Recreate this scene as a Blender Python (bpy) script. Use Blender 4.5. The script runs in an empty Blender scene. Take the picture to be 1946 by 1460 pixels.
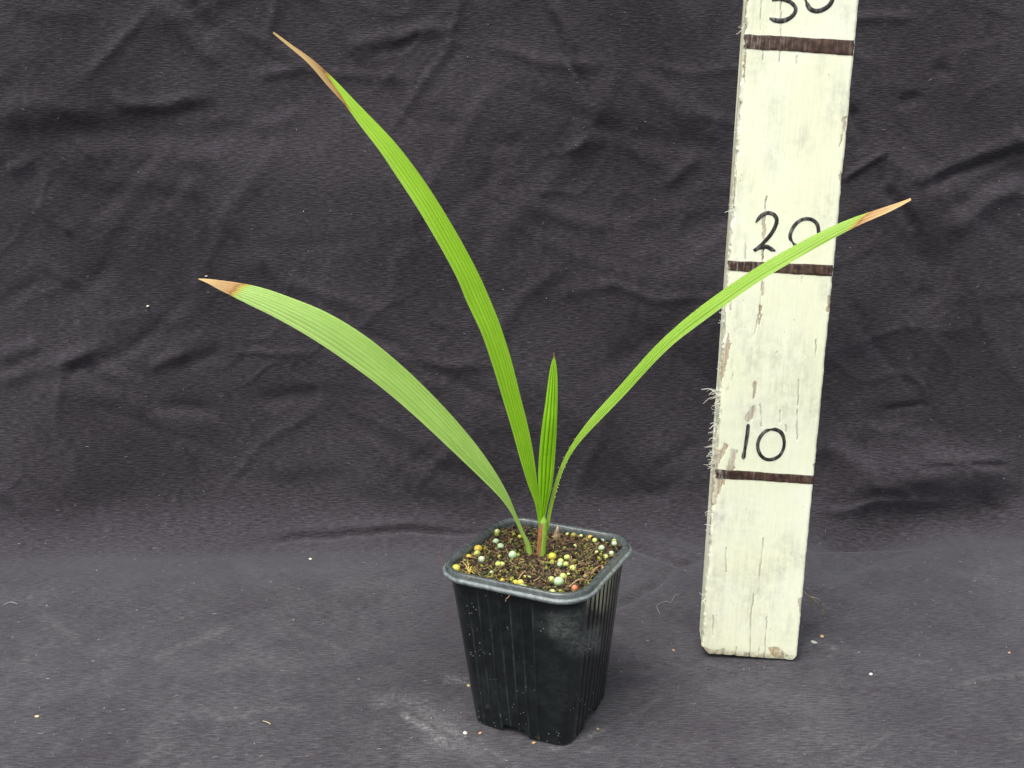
import bpy, math, random
import numpy as np
from mathutils import Matrix, Vector

# ------------------------------------------------------------------ camera, world, sun, exposure
F, PITCH, CAMH, ROLL = 1800.0, 0.2529, 0.2614, -0.022      # focal length in photo pixels; metres, radians
CX, CY = 973.0, 730.0
FW = np.array([0, math.cos(PITCH), -math.sin(PITCH)])
UP0 = np.array([0, math.sin(PITCH), math.cos(PITCH)])
RT0 = np.array([1.0, 0, 0])
RT = RT0 * math.cos(ROLL) + UP0 * math.sin(ROLL)
UP = UP0 * math.cos(ROLL) - RT0 * math.sin(ROLL)
CAM = np.array([0, 0, CAMH])

scene = bpy.context.scene
C = scene.collection
cd = bpy.data.cameras.new('camera')
cam = bpy.data.objects.new('camera', cd); C.objects.link(cam)
cd.sensor_fit = 'HORIZONTAL'; cd.sensor_width = 36; cd.lens = F / 1946 * 36
cd.clip_start = 0.01; cd.clip_end = 100
m = Matrix.Identity(4)
for i in range(3):
    m[i][0], m[i][1], m[i][2], m[i][3] = RT[i], UP[i], -FW[i], CAM[i]
cam.matrix_world = m
scene.camera = cam

SUN_EL, SUN_AZ = math.radians(68), math.radians(222)        # azimuth clockwise from +y (north): behind the camera, a little left
world = bpy.data.worlds.new('World'); scene.world = world; world.use_nodes = True
wn, wl = world.node_tree.nodes, world.node_tree.links
bg = wn['Background']
sky = wn.new('ShaderNodeTexSky'); sky.sky_type = 'NISHITA'; sky.sun_disc = False
sky.sun_elevation = SUN_EL; sky.sun_rotation = SUN_AZ
sky.air_density = 1.6; sky.dust_density = 5.0
hs = wn.new('ShaderNodeHueSaturation'); hs.inputs['Saturation'].default_value = 0.28      # thin grey cloud over the whole sky
wl.new(sky.outputs[0], hs.inputs['Color']); wl.new(hs.outputs[0], bg.inputs['Color'])
bg.inputs['Strength'].default_value = 0.12
sd = bpy.data.lights.new('sun', 'SUN'); sd.energy = 1.5; sd.angle = math.radians(40); sd.color = (1, 0.97, 0.91)
sun = bpy.data.objects.new('sun', sd); C.objects.link(sun)
sv = Vector((math.sin(SUN_AZ) * math.cos(SUN_EL), math.cos(SUN_AZ) * math.cos(SUN_EL), math.sin(SUN_EL)))
sun.rotation_euler = sv.to_track_quat('Z', 'Y').to_euler()
sun.location = sv * 3

vs = scene.view_settings
vs.view_transform = 'Standard'; vs.look = 'None'; vs.gamma = 1; vs.use_curve_mapping = False
vs.exposure = 1.05
scene.display_settings.display_device = 'sRGB'
scene.render.engine = 'CYCLES'
scene.cycles.max_bounces = 6

rng = np.random.default_rng(7)
random.seed(7)

# ------------------------------------------------------------------ helpers: pixels and points
def proj(P):
    D = np.asarray(P, float) - CAM
    z = D @ FW
    return np.stack([CX + F * (D @ RT) / z, CY - F * (D @ UP) / z], -1)

def ray(px, py):
    d = FW + RT * ((px - CX) / F) - UP * ((py - CY) / F)
    return d

def at_y(px, py, y):                      # the point of that view ray at depth y
    d = ray(px, py); return CAM + d * ((y - CAM[1]) / d[1])

def at_z(px, py, z):
    d = ray(px, py); return CAM + d * ((z - CAM[2]) / d[2])

def at_plane(px, py, p0, n):
    d = ray(px, py); return CAM + d * (((p0 - CAM) @ n) / (d @ n))

def zm(scale, ox, oy):
    return lambda pts: [(ox + x / scale, oy + y / scale) for x, y in pts]

def rot(ax, a):
    c, s = math.cos(a), math.sin(a)
    return np.array({'x': [[1, 0, 0], [0, c, -s], [0, s, c]], 'y': [[c, 0, s], [0, 1, 0], [-s, 0, c]],
                     'z': [[c, -s, 0], [s, c, 0], [0, 0, 1]]}[ax])

def sstep(a, b, x):
    t = np.clip((x - a) / (b - a), 0, 1); return t * t * (3 - 2 * t)

TAB = np.random.default_rng(3).random((256, 256))
def vnoise(x, y, seed=0):
    x = np.asarray(x, float) + seed * 17.31; y = np.asarray(y, float) + seed * 9.77
    xi = np.floor(x).astype(int); yi = np.floor(y).astype(int)
    fx = x - xi; fy = y - yi
    fx = fx * fx * fx * (fx * (6 * fx - 15) + 10); fy = fy * fy * fy * (fy * (6 * fy - 15) + 10)
    a = TAB[xi & 255, yi & 255]; b = TAB[(xi + 1) & 255, yi & 255]
    c = TAB[xi & 255, (yi + 1) & 255]; d = TAB[(xi + 1) & 255, (yi + 1) & 255]
    return (a * (1 - fx) + b * fx) * (1 - fy) + (c * (1 - fx) + d * fx) * fy * 1.0 - 0.5

def fbm(x, y, seed=0, octv=4):
    s = 0; a = 1.0
    for k in range(octv):
        s = s + a * vnoise(x * 2 ** k, y * 2 ** k, seed + k * 3); a *= 0.5
    return s

def catmull(pts, n):
    P = np.asarray(pts, float)
    seg = np.linalg.norm(np.diff(P, axis=0), axis=1); t = np.r_[0, np.cumsum(np.maximum(seg, 1e-9))]
    T = np.linspace(0, t[-1], n); out = np.zeros((n, P.shape[1]))
    m_ = np.zeros_like(P)
    m_[1:-1] = (P[2:] - P[:-2]) / (t[2:] - t[:-2])[:, None]
    m_[0] = (P[1] - P[0]) / (t[1] - t[0]); m_[-1] = (P[-1] - P[-2]) / (t[-1] - t[-2])
    k = np.clip(np.searchsorted(t, T, 'right') - 1, 0, len(P) - 2)
    h = (t[k + 1] - t[k]); u = ((T - t[k]) / h)[:, None]; h = h[:, None]
    return ((2*u**3 - 3*u**2 + 1) * P[k] + (u**3 - 2*u**2 + u) * h * m_[k] + (-2*u**3 + 3*u**2) * P[k+1] + (u**3 - u**2) * h * m_[k+1])

def poly_dist(px, py, pts):
    """distance, signed distance (+ below a line drawn left to right) and 0..1 position along a polyline"""
    best = np.full(px.shape, 1e9); sg = np.zeros_like(best); tt = np.zeros_like(best)
    P = np.asarray(pts, float); L = np.linalg.norm(np.diff(P, axis=0), axis=1); cum = np.r_[0, np.cumsum(L)]
    for i in range(len(P) - 1):
        a, b = P[i], P[i + 1]; d = b - a
        u = np.clip(((px - a[0]) * d[0] + (py - a[1]) * d[1]) / (L[i] ** 2), 0, 1)
        dx = px - a[0] - u * d[0]; dy = py - a[1] - u * d[1]
        dist = np.hypot(dx, dy); s = np.sign(d[0] * dy - d[1] * dx)
        mk = dist < best
        best = np.where(mk, dist, best); sg = np.where(mk, s, sg); tt = np.where(mk, (cum[i] + u * L[i]) / cum[-1], tt)
    return best, best * sg, tt

def in_poly(px, py, pts):
    c = np.zeros(px.shape, bool); n = len(pts)
    for i in range(n):
        x0, y0 = pts[i]; x1, y1 = pts[(i + 1) % n]
        if y0 == y1: continue
        k = ((y0 > py) != (y1 > py)) & (px < (x1 - x0) * (py - y0) / (y1 - y0) + x0)
        c ^= k
    return c

# ------------------------------------------------------------------ helpers: meshes
def mesh_obj(name, V, Fc, mat=None, parent=None, smooth=True, uv=None, attrs=None, loc=None):
    V = np.asarray(V, np.float32).reshape(-1, 3)
    if loc is not None: V = V - np.asarray(loc, np.float32)
    me = bpy.data.meshes.new(name)
    if isinstance(Fc, np.ndarray):
        nf, k = Fc.shape
        me.vertices.add(len(V)); me.vertices.foreach_set('co', V.ravel())
        me.loops.add(nf * k); me.loops.foreach_set('vertex_index', Fc.astype(np.int32).ravel())
        me.polygons.add(nf); me.polygons.foreach_set('loop_start', np.arange(0, nf * k, k, dtype=np.int32))
        me.update(calc_edges=True); me.validate()
    else:
        me.from_pydata(V.tolist(), [], Fc); me.update()
    if smooth and len(me.polygons): me.polygons.foreach_set('use_smooth', np.ones(len(me.polygons), bool))
    if uv is not None:
        li = np.zeros(len(me.loops), np.int32); me.loops.foreach_get('vertex_index', li)
        ul = me.uv_layers.new(name='UVMap'); ul.data.foreach_set('uv', np.asarray(uv, np.float32)[li].ravel())
    for k, a in (attrs or {}).items():
        a = np.asarray(a, np.float32)
        if a.ndim == 1:
            at = me.attributes.new(k, 'FLOAT', 'POINT'); at.data.foreach_set('value', a)
        else:
            at = me.attributes.new(k, 'FLOAT_COLOR', 'POINT'); at.data.foreach_set('color', np.c_[a, np.ones(len(a))].astype(np.float32).ravel())
    o = bpy.data.objects.new(name, me); C.objects.link(o)
    if mat: me.materials.append(mat)
    if parent: o.parent = parent
    return o

def grid_faces(n, mm, closed=False):
    i = np.arange(n - 1)[:, None]; j = np.arange(mm if closed else mm - 1)[None, :]
    j2 = (j + 1) % mm
    return np.stack([i * mm + j, i * mm + j2, (i + 1) * mm + j2, (i + 1) * mm + j], -1).reshape(-1, 4)

def tag(o, label=None, cat=None, group=None, kind=None):
    if label: o['label'] = label
    if cat: o['category'] = cat
    if group: o['group'] = group
    if kind: o['kind'] = kind
    return o

def empty(name, loc, label, cat, rz=0.0, group=None):
    o = bpy.data.objects.new(name, None); C.objects.link(o)
    o.location = loc; o.rotation_euler = (0, 0, rz); o.empty_display_size = 0.01
    return tag(o, label, cat, group)

def tube(pts, rad, k=6):
    P = np.asarray(pts, float); n = len(P); rad = np.broadcast_to(rad, (n,))
    T = np.gradient(P, axis=0); T /= np.linalg.norm(T, axis=1)[:, None] + 1e-12
    ref = np.array([0.31, 0.52, 0.79]); N = np.cross(T, ref); N /= np.linalg.norm(N, axis=1)[:, None] + 1e-12
    B = np.cross(T, N); a = np.arange(k) * 2 * math.pi / k
    V = P[:, None] + rad[:, None, None] * (N[:, None] * np.cos(a)[None, :, None] + B[:, None] * np.sin(a)[None, :, None])
    return V.reshape(-1, 3), grid_faces(n, k, True)

class Bag:                                   # collects pieces into one quad/tri mesh with a colour per piece
    def __init__(s): s.v = []; s.f = []; s.c = []; s.n = 0
    def add(s, V, Fc, col=(1, 1, 1)):
        V = np.asarray(V); s.v.append(V); s.c.append(np.tile(col, (len(V), 1)))
        s.f += [tuple(int(q) + s.n for q in f) for f in Fc]; s.n += len(V)
    def build(s, name, mat, parent=None, smooth=True, loc=None):
        return mesh_obj(name, np.concatenate(s.v), s.f, mat, parent, smooth, attrs={'tint': np.concatenate(s.c)}, loc=loc)

ICO_V = None
def ico():
    global ICO_V, ICO_F
    if ICO_V is None:
        g = (1 + 5 ** .5) / 2
        v = np.array([(-1, g, 0), (1, g, 0), (-1, -g, 0), (1, -g, 0), (0, -1, g), (0, 1, g), (0, -1, -g), (0, 1, -g), (g, 0, -1), (g, 0, 1), (-g, 0, -1), (-g, 0, 1)])
        ICO_V = v / np.linalg.norm(v[0])
        ICO_F = [(0,11,5),(0,5,1),(0,1,7),(0,7,10),(0,10,11),(1,5,9),(5,11,4),(11,10,2),(10,7,6),(7,1,8),(3,9,4),(3,4,2),(3,2,6),(3,6,8),(3,8,9),(4,9,5),(2,4,11),(6,2,10),(8,6,7),(9,8,1)]
    return ICO_V, ICO_F

def rand_rot():
    q = rng.normal(size=4); q /= np.linalg.norm(q); w, x, y, z = q
    return np.array([[1-2*(y*y+z*z), 2*(x*y-z*w), 2*(x*z+y*w)], [2*(x*y+z*w), 1-2*(x*x+z*z), 2*(y*z-x*w)], [2*(x*z-y*w), 2*(y*z+x*w), 1-2*(x*x+y*y)]])

# ------------------------------------------------------------------ helpers: materials
class NT:
    def __init__(s, name):
        s.m = bpy.data.materials.new(name); s.m.use_nodes = True
        s.t = s.m.node_tree; s.b = s.t.nodes['Principled BSDF']; s.out = s.t.nodes['Material Output']
    def n(s, ty, **kw):
        nd = s.t.nodes.new(ty)
        for k, v in kw.items(): setattr(nd, k, v)
        return nd
    def put(s, sock, v):
        if isinstance(v, bpy.types.NodeSocket): s.t.links.new(v, sock)
        elif isinstance(v, (tuple, list)) and len(v) == 3 and sock.type == 'RGBA': sock.default_value = (*v, 1)
        else: sock.default_value = v
    def attr(s, name, out='Fac'):
        return s.n('ShaderNodeAttribute', attribute_name=name).outputs[out]
    def coord(s, which='Object'): return s.n('ShaderNodeTexCoord').outputs[which]
    def mapped(s, vec, scale):
        mp = s.n('ShaderNodeMapping'); s.put(mp.inputs['Vector'], vec); mp.inputs['Scale'].default_value = scale; return mp.outputs[0]
    def noise(s, vec, scale, detail=3, rough=0.55, dist=0.0):
        nd = s.n('ShaderNodeTexNoise'); s.put(nd.inputs['Vector'], vec); nd.inputs['Scale'].default_value = scale
        nd.inputs['Detail'].default_value = detail; nd.inputs['Roughness'].default_value = rough; nd.inputs['Distortion'].default_value = dist
        return nd.outputs['Fac']
    def voro(s, vec, scale, out='Distance', feature='F1'):
        nd = s.n('ShaderNodeTexVoronoi', feature=feature); s.put(nd.inputs['Vector'], vec); nd.inputs['Scale'].default_value = scale
        return nd.outputs[out]
    def math(s, op, a, b=0.0, c=0.0, clamp=False):
        nd = s.n('ShaderNodeMath', operation=op, use_clamp=clamp)
        s.put(nd.inputs[0], a); s.put(nd.inputs[1], b); s.put(nd.inputs[2], c); return nd.outputs[0]
    def rng(s, v, a, b, c=0.0, d=1.0, smooth=True):
        nd = s.n('ShaderNodeMapRange', interpolation_type='SMOOTHSTEP' if smooth else 'LINEAR')
        s.put(nd.inputs[0], v)
        for k, q in zip((1, 2, 3, 4), (a, b, c, d)): s.put(nd.inputs[k], q)
        return nd.outputs[0]
    def mix(s, f, a, b, mode='MIX'):
        nd = s.n('ShaderNodeMix', data_type='RGBA', blend_type=mode)
        s.put(nd.inputs[0], f); s.put(nd.inputs[6], a); s.put(nd.inputs[7], b); return nd.outputs[2]
    def ramp(s, f, stops):
        nd = s.n('ShaderNodeValToRGB'); e = nd.color_ramp.elements
        for i, (p, c) in enumerate(stops):
            q = e[i] if i < 2 else e.new(p)
            q.position = p; q.color = (*c, 1)
        s.put(nd.inputs[0], f); return nd.outputs[0]
    def bump(s, h, dist, strength=1.0, normal=None):
        nd = s.n('ShaderNodeBump'); s.put(nd.inputs['Height'], h); nd.inputs['Distance'].default_value = dist; nd.inputs['Strength'].default_value = strength
        if normal is not None: s.put(nd.inputs['Normal'], normal)
        return nd.outputs[0]
    def bs(s, **kw):
        for k, v in kw.items(): s.put(s.b.inputs[k.replace('_', ' ')], v)
        return s.m

def cloth_mat():
    t = NT('black_cotton_cloth'); uv = t.coord('UV')
    slub = t.noise(t.mapped(uv, (190, 1250, 1)), 1.0, 2, 0.6)
    warp = t.noise(t.mapped(uv, (1700, 420, 1)), 1.0, 2, 0.6)
    fine = t.noise(t.mapped(uv, (2300, 2600, 1)), 1.0, 1, 0.5)
    big = t.noise(t.mapped(uv, (9, 11, 1)), 1.0, 4, 0.6)
    weave = t.math('ADD', t.math('MULTIPLY', slub, 0.55), t.math('ADD', t.math('MULTIPLY', warp, 0.15), t.math('MULTIPLY', fine, 0.30)))
    base = t.mix(t.rng(big, 0.3, 0.7), (0.030, 0.026, 0.031), (0.039, 0.035, 0.041))
    film = t.math('MULTIPLY', t.attr('film'), t.rng(t.noise(t.mapped(uv, (40, 50, 1)), 1.0, 5, 0.65), 0.25, 0.75))
    base = t.mix(film, base, (0.082, 0.080, 0.085))
    base = t.mix(1.0, base, t.ramp(t.rng(weave, 0.38, 0.62, smooth=False), [(0, (0.50, 0.50, 0.50)), (0.5, (0.95, 0.95, 0.95)), (1, (1.8, 1.8, 1.8))]), 'MULTIPLY')
    dn = t.math('ADD', t.math('MULTIPLY', t.noise(t.mapped(uv, (330, 520, 1)), 1.0, 5, 0.75), 0.75), t.math('MULTIPLY', fine, 0.5))
    dust = t.math('MULTIPLY', t.attr('dust'), t.rng(dn, 0.54, 0.86), clamp=True)
    col = t.mix(dust, base, (0.50, 0.50, 0.48))
    bmp = t.bump(weave, 0.0011, 0.85)
    return t.bs(Base_Color=col, Roughness=0.95, Specular_IOR_Level=0.15, Normal=bmp, Sheen_Weight=0.16, Sheen_Roughness=0.45, Sheen_Tint=(0.85, 0.9, 1.0))

def tint_mat(name, rough=0.8, vary=0.35, scale=900, spec=0.3, bumpd=0.0):
    t = NT(name); c = t.coord('Object'); n = t.noise(c, scale, 3)
    col = t.mix(1.0, t.attr('tint', 'Color'), t.ramp(n, [(0.25, (1 - vary,) * 3), (0.75, (1 + vary,) * 3)]), 'MULTIPLY')
    kw = dict(Base_Color=col, Roughness=rough, Specular_IOR_Level=spec)
    if bumpd: kw['Normal'] = t.bump(n, bumpd)
    return t.bs(**kw)

def paint_wood_mat():
    t = NT('weathered_cream_painted_wood'); c = t.coord('Object')
    str_ = t.noise(t.mapped(c, (900, 900, 40)), 1.0, 4, 0.65)          # streaks along the grain
    str2 = t.noise(t.mapped(c, (350, 350, 55)), 1.0, 5, 0.7)
    blot = t.noise(c, 230, 6, 0.72)
    paint = t.mix(t.rng(t.noise(c, 28, 3), 0.35, 0.7), (0.80, 0.82, 0.60), (0.83, 0.85, 0.68))
    dirtf = t.math('MULTIPLY', t.math('ADD', t.math('MULTIPLY', t.attr('dirt'), 0.6), 0.08), t.rng(t.math('ADD', t.math('MULTIPLY', blot, 0.6), t.math('MULTIPLY', str2, 0.5)), 0.42, 0.72), clamp=True)
    col = t.mix(dirtf, paint, (0.37, 0.37, 0.32))
    specks = t.math('MULTIPLY', t.rng(t.voro(c, 230), 0.10, 0.05), t.rng(t.noise(c, 60, 2), 0.5, 0.62))
    col = t.mix(t.math('MULTIPLY', specks, 0.75), col, (0.20, 0.19, 0.16))
    hair = t.math('MULTIPLY', t.rng(str_, 0.66, 0.74), t.rng(blot, 0.45, 0.62))
    col = t.mix(t.math('MULTIPLY', hair, 0.55), col, (0.28, 0.26, 0.21))
    wood = t.mix(t.rng(str_, 0.3, 0.7), (0.36, 0.31, 0.22), (0.62, 0.58, 0.46))
    chip = t.rng(t.math('ADD', t.attr('chip'), t.math('MULTIPLY', t.math('SUBTRACT', str2, 0.5), 0.75)), 0.42, 0.55)
    col = t.mix(chip, col, wood)
    tan = t.math('MULTIPLY', t.attr('tan'), t.rng(t.noise(c, 330, 4), 0.38, 0.6))
    col = t.mix(t.math('MULTIPLY', tan, 0.75), col, (0.42, 0.27, 0.12))
    col = t.mix(t.math('MULTIPLY', t.attr('crack'), 0.75), col, (0.16, 0.14, 0.10))
    h = t.math('SUBTRACT', t.math('ADD', t.math('MULTIPLY', str_, 0.5), t.math('MULTIPLY', blot, 0.4)), t.math('MULTIPLY', chip, 0.5))
    return t.bs(Base_Color=col, Roughness=0.7, Specular_IOR_Level=0.35, Normal=t.bump(h, 0.0004, 0.8))

def ink_mat(name, dark, brown, worn):
    t = NT(name); c = t.coord('Object')
    a = t.noise(t.mapped(c, (1300, 1300, 90)), 1.0, 3); b = t.noise(c, 300, 4)
    col = t.mix(t.rng(b, 0.3, 0.7), dark, brown)
    w = t.math('MULTIPLY', t.rng(t.math('ADD', t.math('MULTIPLY', a, 0.6), t.math('MULTIPLY', b, 0.4)), 0.47, 0.68), t.math('ADD', t.math('MULTIPLY', t.attr('wear'), 0.9), worn), clamp=True)
    col = t.mix(w, col, (0.33, 0.32, 0.29))
    return t.bs(Base_Color=col, Roughness=0.5, Specular_IOR_Level=0.4)

def pot_mat():
    t = NT('glossy_black_pot_plastic'); c = t.coord('Object')
    n = t.noise(c, 160, 5, 0.7)
    swirl = t.noise(t.mapped(c, (230, 230, 330)), 1.0, 6, 0.7, 1.6)
    col = t.mix(t.rng(n, 0.35, 0.75), (0.006, 0.008, 0.0085), (0.014, 0.019, 0.0195))
    haze = t.math('MULTIPLY', t.attr('haze'), t.rng(swirl, 0.28, 0.72, 0.15, 1.0), clamp=True)
    col = t.mix(t.math('MULTIPLY', haze, 0.42), col, (0.25, 0.28, 0.26))
    dots = t.math('MULTIPLY', t.rng(t.voro(c, 640), 0.17, 0.09), t.rng(t.math('ADD', t.noise(c, 120, 3), t.math('MULTIPLY', t.attr('speck'), 0.17)), 0.60, 0.66))
    col = t.mix(t.math('MULTIPLY', dots, 0.8), col, (0.52, 0.54, 0.46))
    edge = t.attr('dust_sheen')  # dust on ribs and rim, plus the lip's sky highlight painted pale grey
    ed = t.math('MULTIPLY', edge, t.rng(t.noise(c, 420, 5, 0.7), 0.12, 0.95))
    col = t.mix(ed, col, (0.27, 0.32, 0.32))
    rough = t.math('ADD', t.math('MULTIPLY', t.math('ADD', haze, edge), 0.22), t.rng(n, 0.3, 0.8, 0.10, 0.18))
    return t.bs(Base_Color=col, Roughness=rough, Specular_IOR_Level=0.5, Normal=t.bump(n, 0.0004, 0.35))

def leaf_mat(name, g0, g1, groove, pale_sheen=0.3, trans=0.35):
    t = NT(name); uv = t.coord('UV'); c = t.coord('Object')
    vein = t.noise(t.mapped(uv, (2.0, 70, 1)), 1.0, 2, 0.6)
    patch = t.noise(c, 130, 3)
    col = t.mix(t.rng(vein, 0.3, 0.7), g0, g1)
    col = t.mix(t.math('MULTIPLY', t.rng(patch, 0.4, 0.75), 0.25), col, (g1[0] * 1.15, g1[1] * 1.08, g1[2] * 1.3))
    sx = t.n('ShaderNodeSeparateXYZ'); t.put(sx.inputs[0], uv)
    col = t.mix(t.rng(sx.outputs[0], 0.45, 0.9, 0.0, pale_sheen), col, (g1[0] * 1.22, g1[1] * 1.08, g1[2] * 1.5 + 0.03))  # sky sheen painted in: leaf colour pales towards its upper half
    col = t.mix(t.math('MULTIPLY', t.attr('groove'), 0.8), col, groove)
    col = t.mix(t.math('MULTIPLY', t.attr('edge'), 0.5), col, (0.42, 0.60, 0.16))
    tn = t.math('ADD', t.attr('tip'), t.math('MULTIPLY', t.math('SUBTRACT', t.noise(t.mapped(uv, (14, 26, 1)), 1.0, 4, 0.7), 0.5), 1.6))
    dry = t.ramp(t.rng(tn, -1.0, 3.0, smooth=False), [(0.0, (0.40, 0.46, 0.04)), (0.22, (0.50, 0.36, 0.05)), (0.28, (0.27, 0.13, 0.05)), (0.36, (0.50, 0.28, 0.10)), (0.55, (0.56, 0.36, 0.16)), (1.0, (0.64, 0.45, 0.20))])
    streak = t.noise(t.mapped(uv, (6, 34, 1)), 1.0, 4, 0.7)
    dry = t.mix(t.math('MULTIPLY', t.math('MULTIPLY', t.rng(streak, 0.52, 0.68), t.rng(tn, 0.0, 0.4)), 0.65), dry, (0.24, 0.11, 0.055))
    col = t.mix(t.rng(tn, -0.9, -0.15), col, dry)
    wax = t.rng(t.noise(c, 900, 2), 0.35, 0.7)
    t.bs(Base_Color=col, Roughness=t.rng(wax, 0, 1, 0.38, 0.5), Specular_IOR_Level=0.42, Normal=t.bump(vein, 0.00018, 0.6))
    tr = t.n('ShaderNodeBsdfTranslucent'); t.put(tr.inputs['Color'], t.mix(1.0, col, (1.1, 1.05, 0.6), 'MULTIPLY'))
    ms = t.n('ShaderNodeMixShader'); ms.inputs[0].default_value = trans
    t.t.links.new(t.b.outputs[0], ms.inputs[1]); t.t.links.new(tr.outputs[0], ms.inputs[2]); t.t.links.new(ms.outputs[0], t.out.inputs['Surface'])
    return t.m

def stem_mat():
    t = NT('palm_sheath'); c = t.coord('Object'); uv = t.coord('UV')
    f = t.noise(t.mapped(uv, (8, 40, 1)), 1.0, 4, 0.7)
    col = t.mix(t.rng(f, 0.3, 0.7), (0.16, 0.33, 0.02), (0.34, 0.52, 0.08))
    br = t.mix(t.rng(f, 0.3, 0.7), (0.16, 0.055, 0.02), (0.42, 0.20, 0.08))
    col = t.mix(t.rng(t.math('ADD', t.attr('brown'), t.math('MULTIPLY', t.math('SUBTRACT', f, 0.5), 0.8)), 0.4, 0.6), col, br)
    return t.bs(Base_Color=col, Roughness=0.5, Normal=t.bump(f, 0.0003))

def bead_mat(name, c0, c1, c2):
    t = NT(name); c = t.coord('Object'); i = t.n('ShaderNodeObjectInfo').outputs['Random']
    w = t.n('ShaderNodeVectorMath', operation='ADD'); t.put(w.inputs[0], c); t.put(w.inputs[1], i)
    n = t.noise(w.outputs[0], 330, 3)
    col = t.ramp(n, [(0.30, c0), (0.52, c1), (0.74, c2)])
    col = t.mix(t.math('MULTIPLY', t.rng(t.noise(w.outputs[0], 1300, 3), 0.58, 0.7), 0.5), col, (0.16, 0.13, 0.05))
    return t.bs(Base_Color=col, Roughness=0.42, Subsurface_Weight=0.25, Subsurface_Radius=(0.0008, 0.0008, 0.0004), Subsurface_Scale=1.0)

# ------------------------------------------------------------------ poses from the photograph
# measuring plank: base centre, turned a little to the camera, leaning a touch right and back
BRD0 = np.array([0.11885, 0.43621, 0.0]); BRDM = rot('z', -0.1251) @ rot('y', 0.0378) @ rot('x', -0.0359)
BW, BL, BT = 0.0481, 0.43, 0.019
BN = BRDM @ np.array([0, -1.0, 0])
POT = np.array([0.0106, 0.3990, 0.0]); POTA = -0.47; POTM = rot('z', POTA)
PH = 0.0790                                  # pot height
SOILZ = PH - 0.0038

# ------------------------------------------------------------------ the cloth: ground sheet that sweeps up into the backdrop
R_ARC, TH, YG = 0.034, math.radians(86), 0.572
def profile(s):                              # arc length -> (y, z, normal y, normal z)
    s = np.asarray(s, float); L1 = R_ARC * TH
    g = s <= 0; a = (s > 0) & (s <= L1)
    th = np.clip(s / R_ARC, 0, TH)
    y = YG + np.where(g, s, R_ARC * np.sin(th)); z = np.where(g, 0, R_ARC * (1 - np.cos(th)))
    ex = np.maximum(s - L1, 0)
    y = y + ex * math.cos(TH); z = z + ex * math.sin(TH)
    return y, z, -np.sin(th), np.cos(th)

sv_ = np.r_[np.arange(-0.68, -0.232, 0.008), np.arange(-0.232, 0.47, 0.00135), np.arange(0.472, 0.72, 0.009)]
xv_ = np.r_[np.arange(-0.95, -0.415, 0.009), np.arange(-0.415, 0.415, 0.00135), np.arange(0.417, 0.95, 0.009)]
SS, XX = np.meshgrid(sv_, xv_, indexing='ij')
y_, z_, ny_, nz_ = profile(SS)
base = np.stack([XX, y_, z_], -1)
pp = proj(base); PX, PY = pp[..., 0], pp[..., 1]
vis = (sv_[0] < SS)                          # all
wallw = sstep(-0.01, 0.06, SS)                 # 0 on the ground, 1 on the wall
disp = np.zeros_like(SS)
# broad drape, then crumple; both stronger on the wall
disp += (0.014 * vnoise(XX * 7, SS * 6, 1) + 0.008 * vnoise(XX * 15 + SS * 6, SS * 14, 2) + 0.0018 * vnoise(XX * 30 - SS * 18, SS * 26, 4)) * (0.15 + 0.85 * wallw)
wx = XX + 0.02 * vnoise(XX * 20, SS * 20, 5); ws = SS + 0.02 * vnoise(XX * 20, SS * 20, 6)
rid = 1 - np.abs(vnoise(wx * 24 + ws * 15, ws * 30 - wx * 12, 8)) * 2
rid2 = 1 - np.abs(vnoise(wx * 40 - ws * 34, ws * 44 + wx * 20, 9)) * 2
disp += (0.0011 * np.clip(rid - 0.55, 0, 1) ** 1.3 * sstep(-0.15, 0.25, vnoise(XX * 9, SS * 9, 11)) + 0.0007 * np.clip(rid2 - 0.6, 0, 1) * sstep(-0.1, 0.3, vnoise(XX * 11, SS * 11, 12))) * (0.12 + 0.88 * wallw) * 2
disp += 0.0005 * fbm(XX * 60, SS * 60, 14, 2) * (0.25 + 0.75 * wallw)
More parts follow.
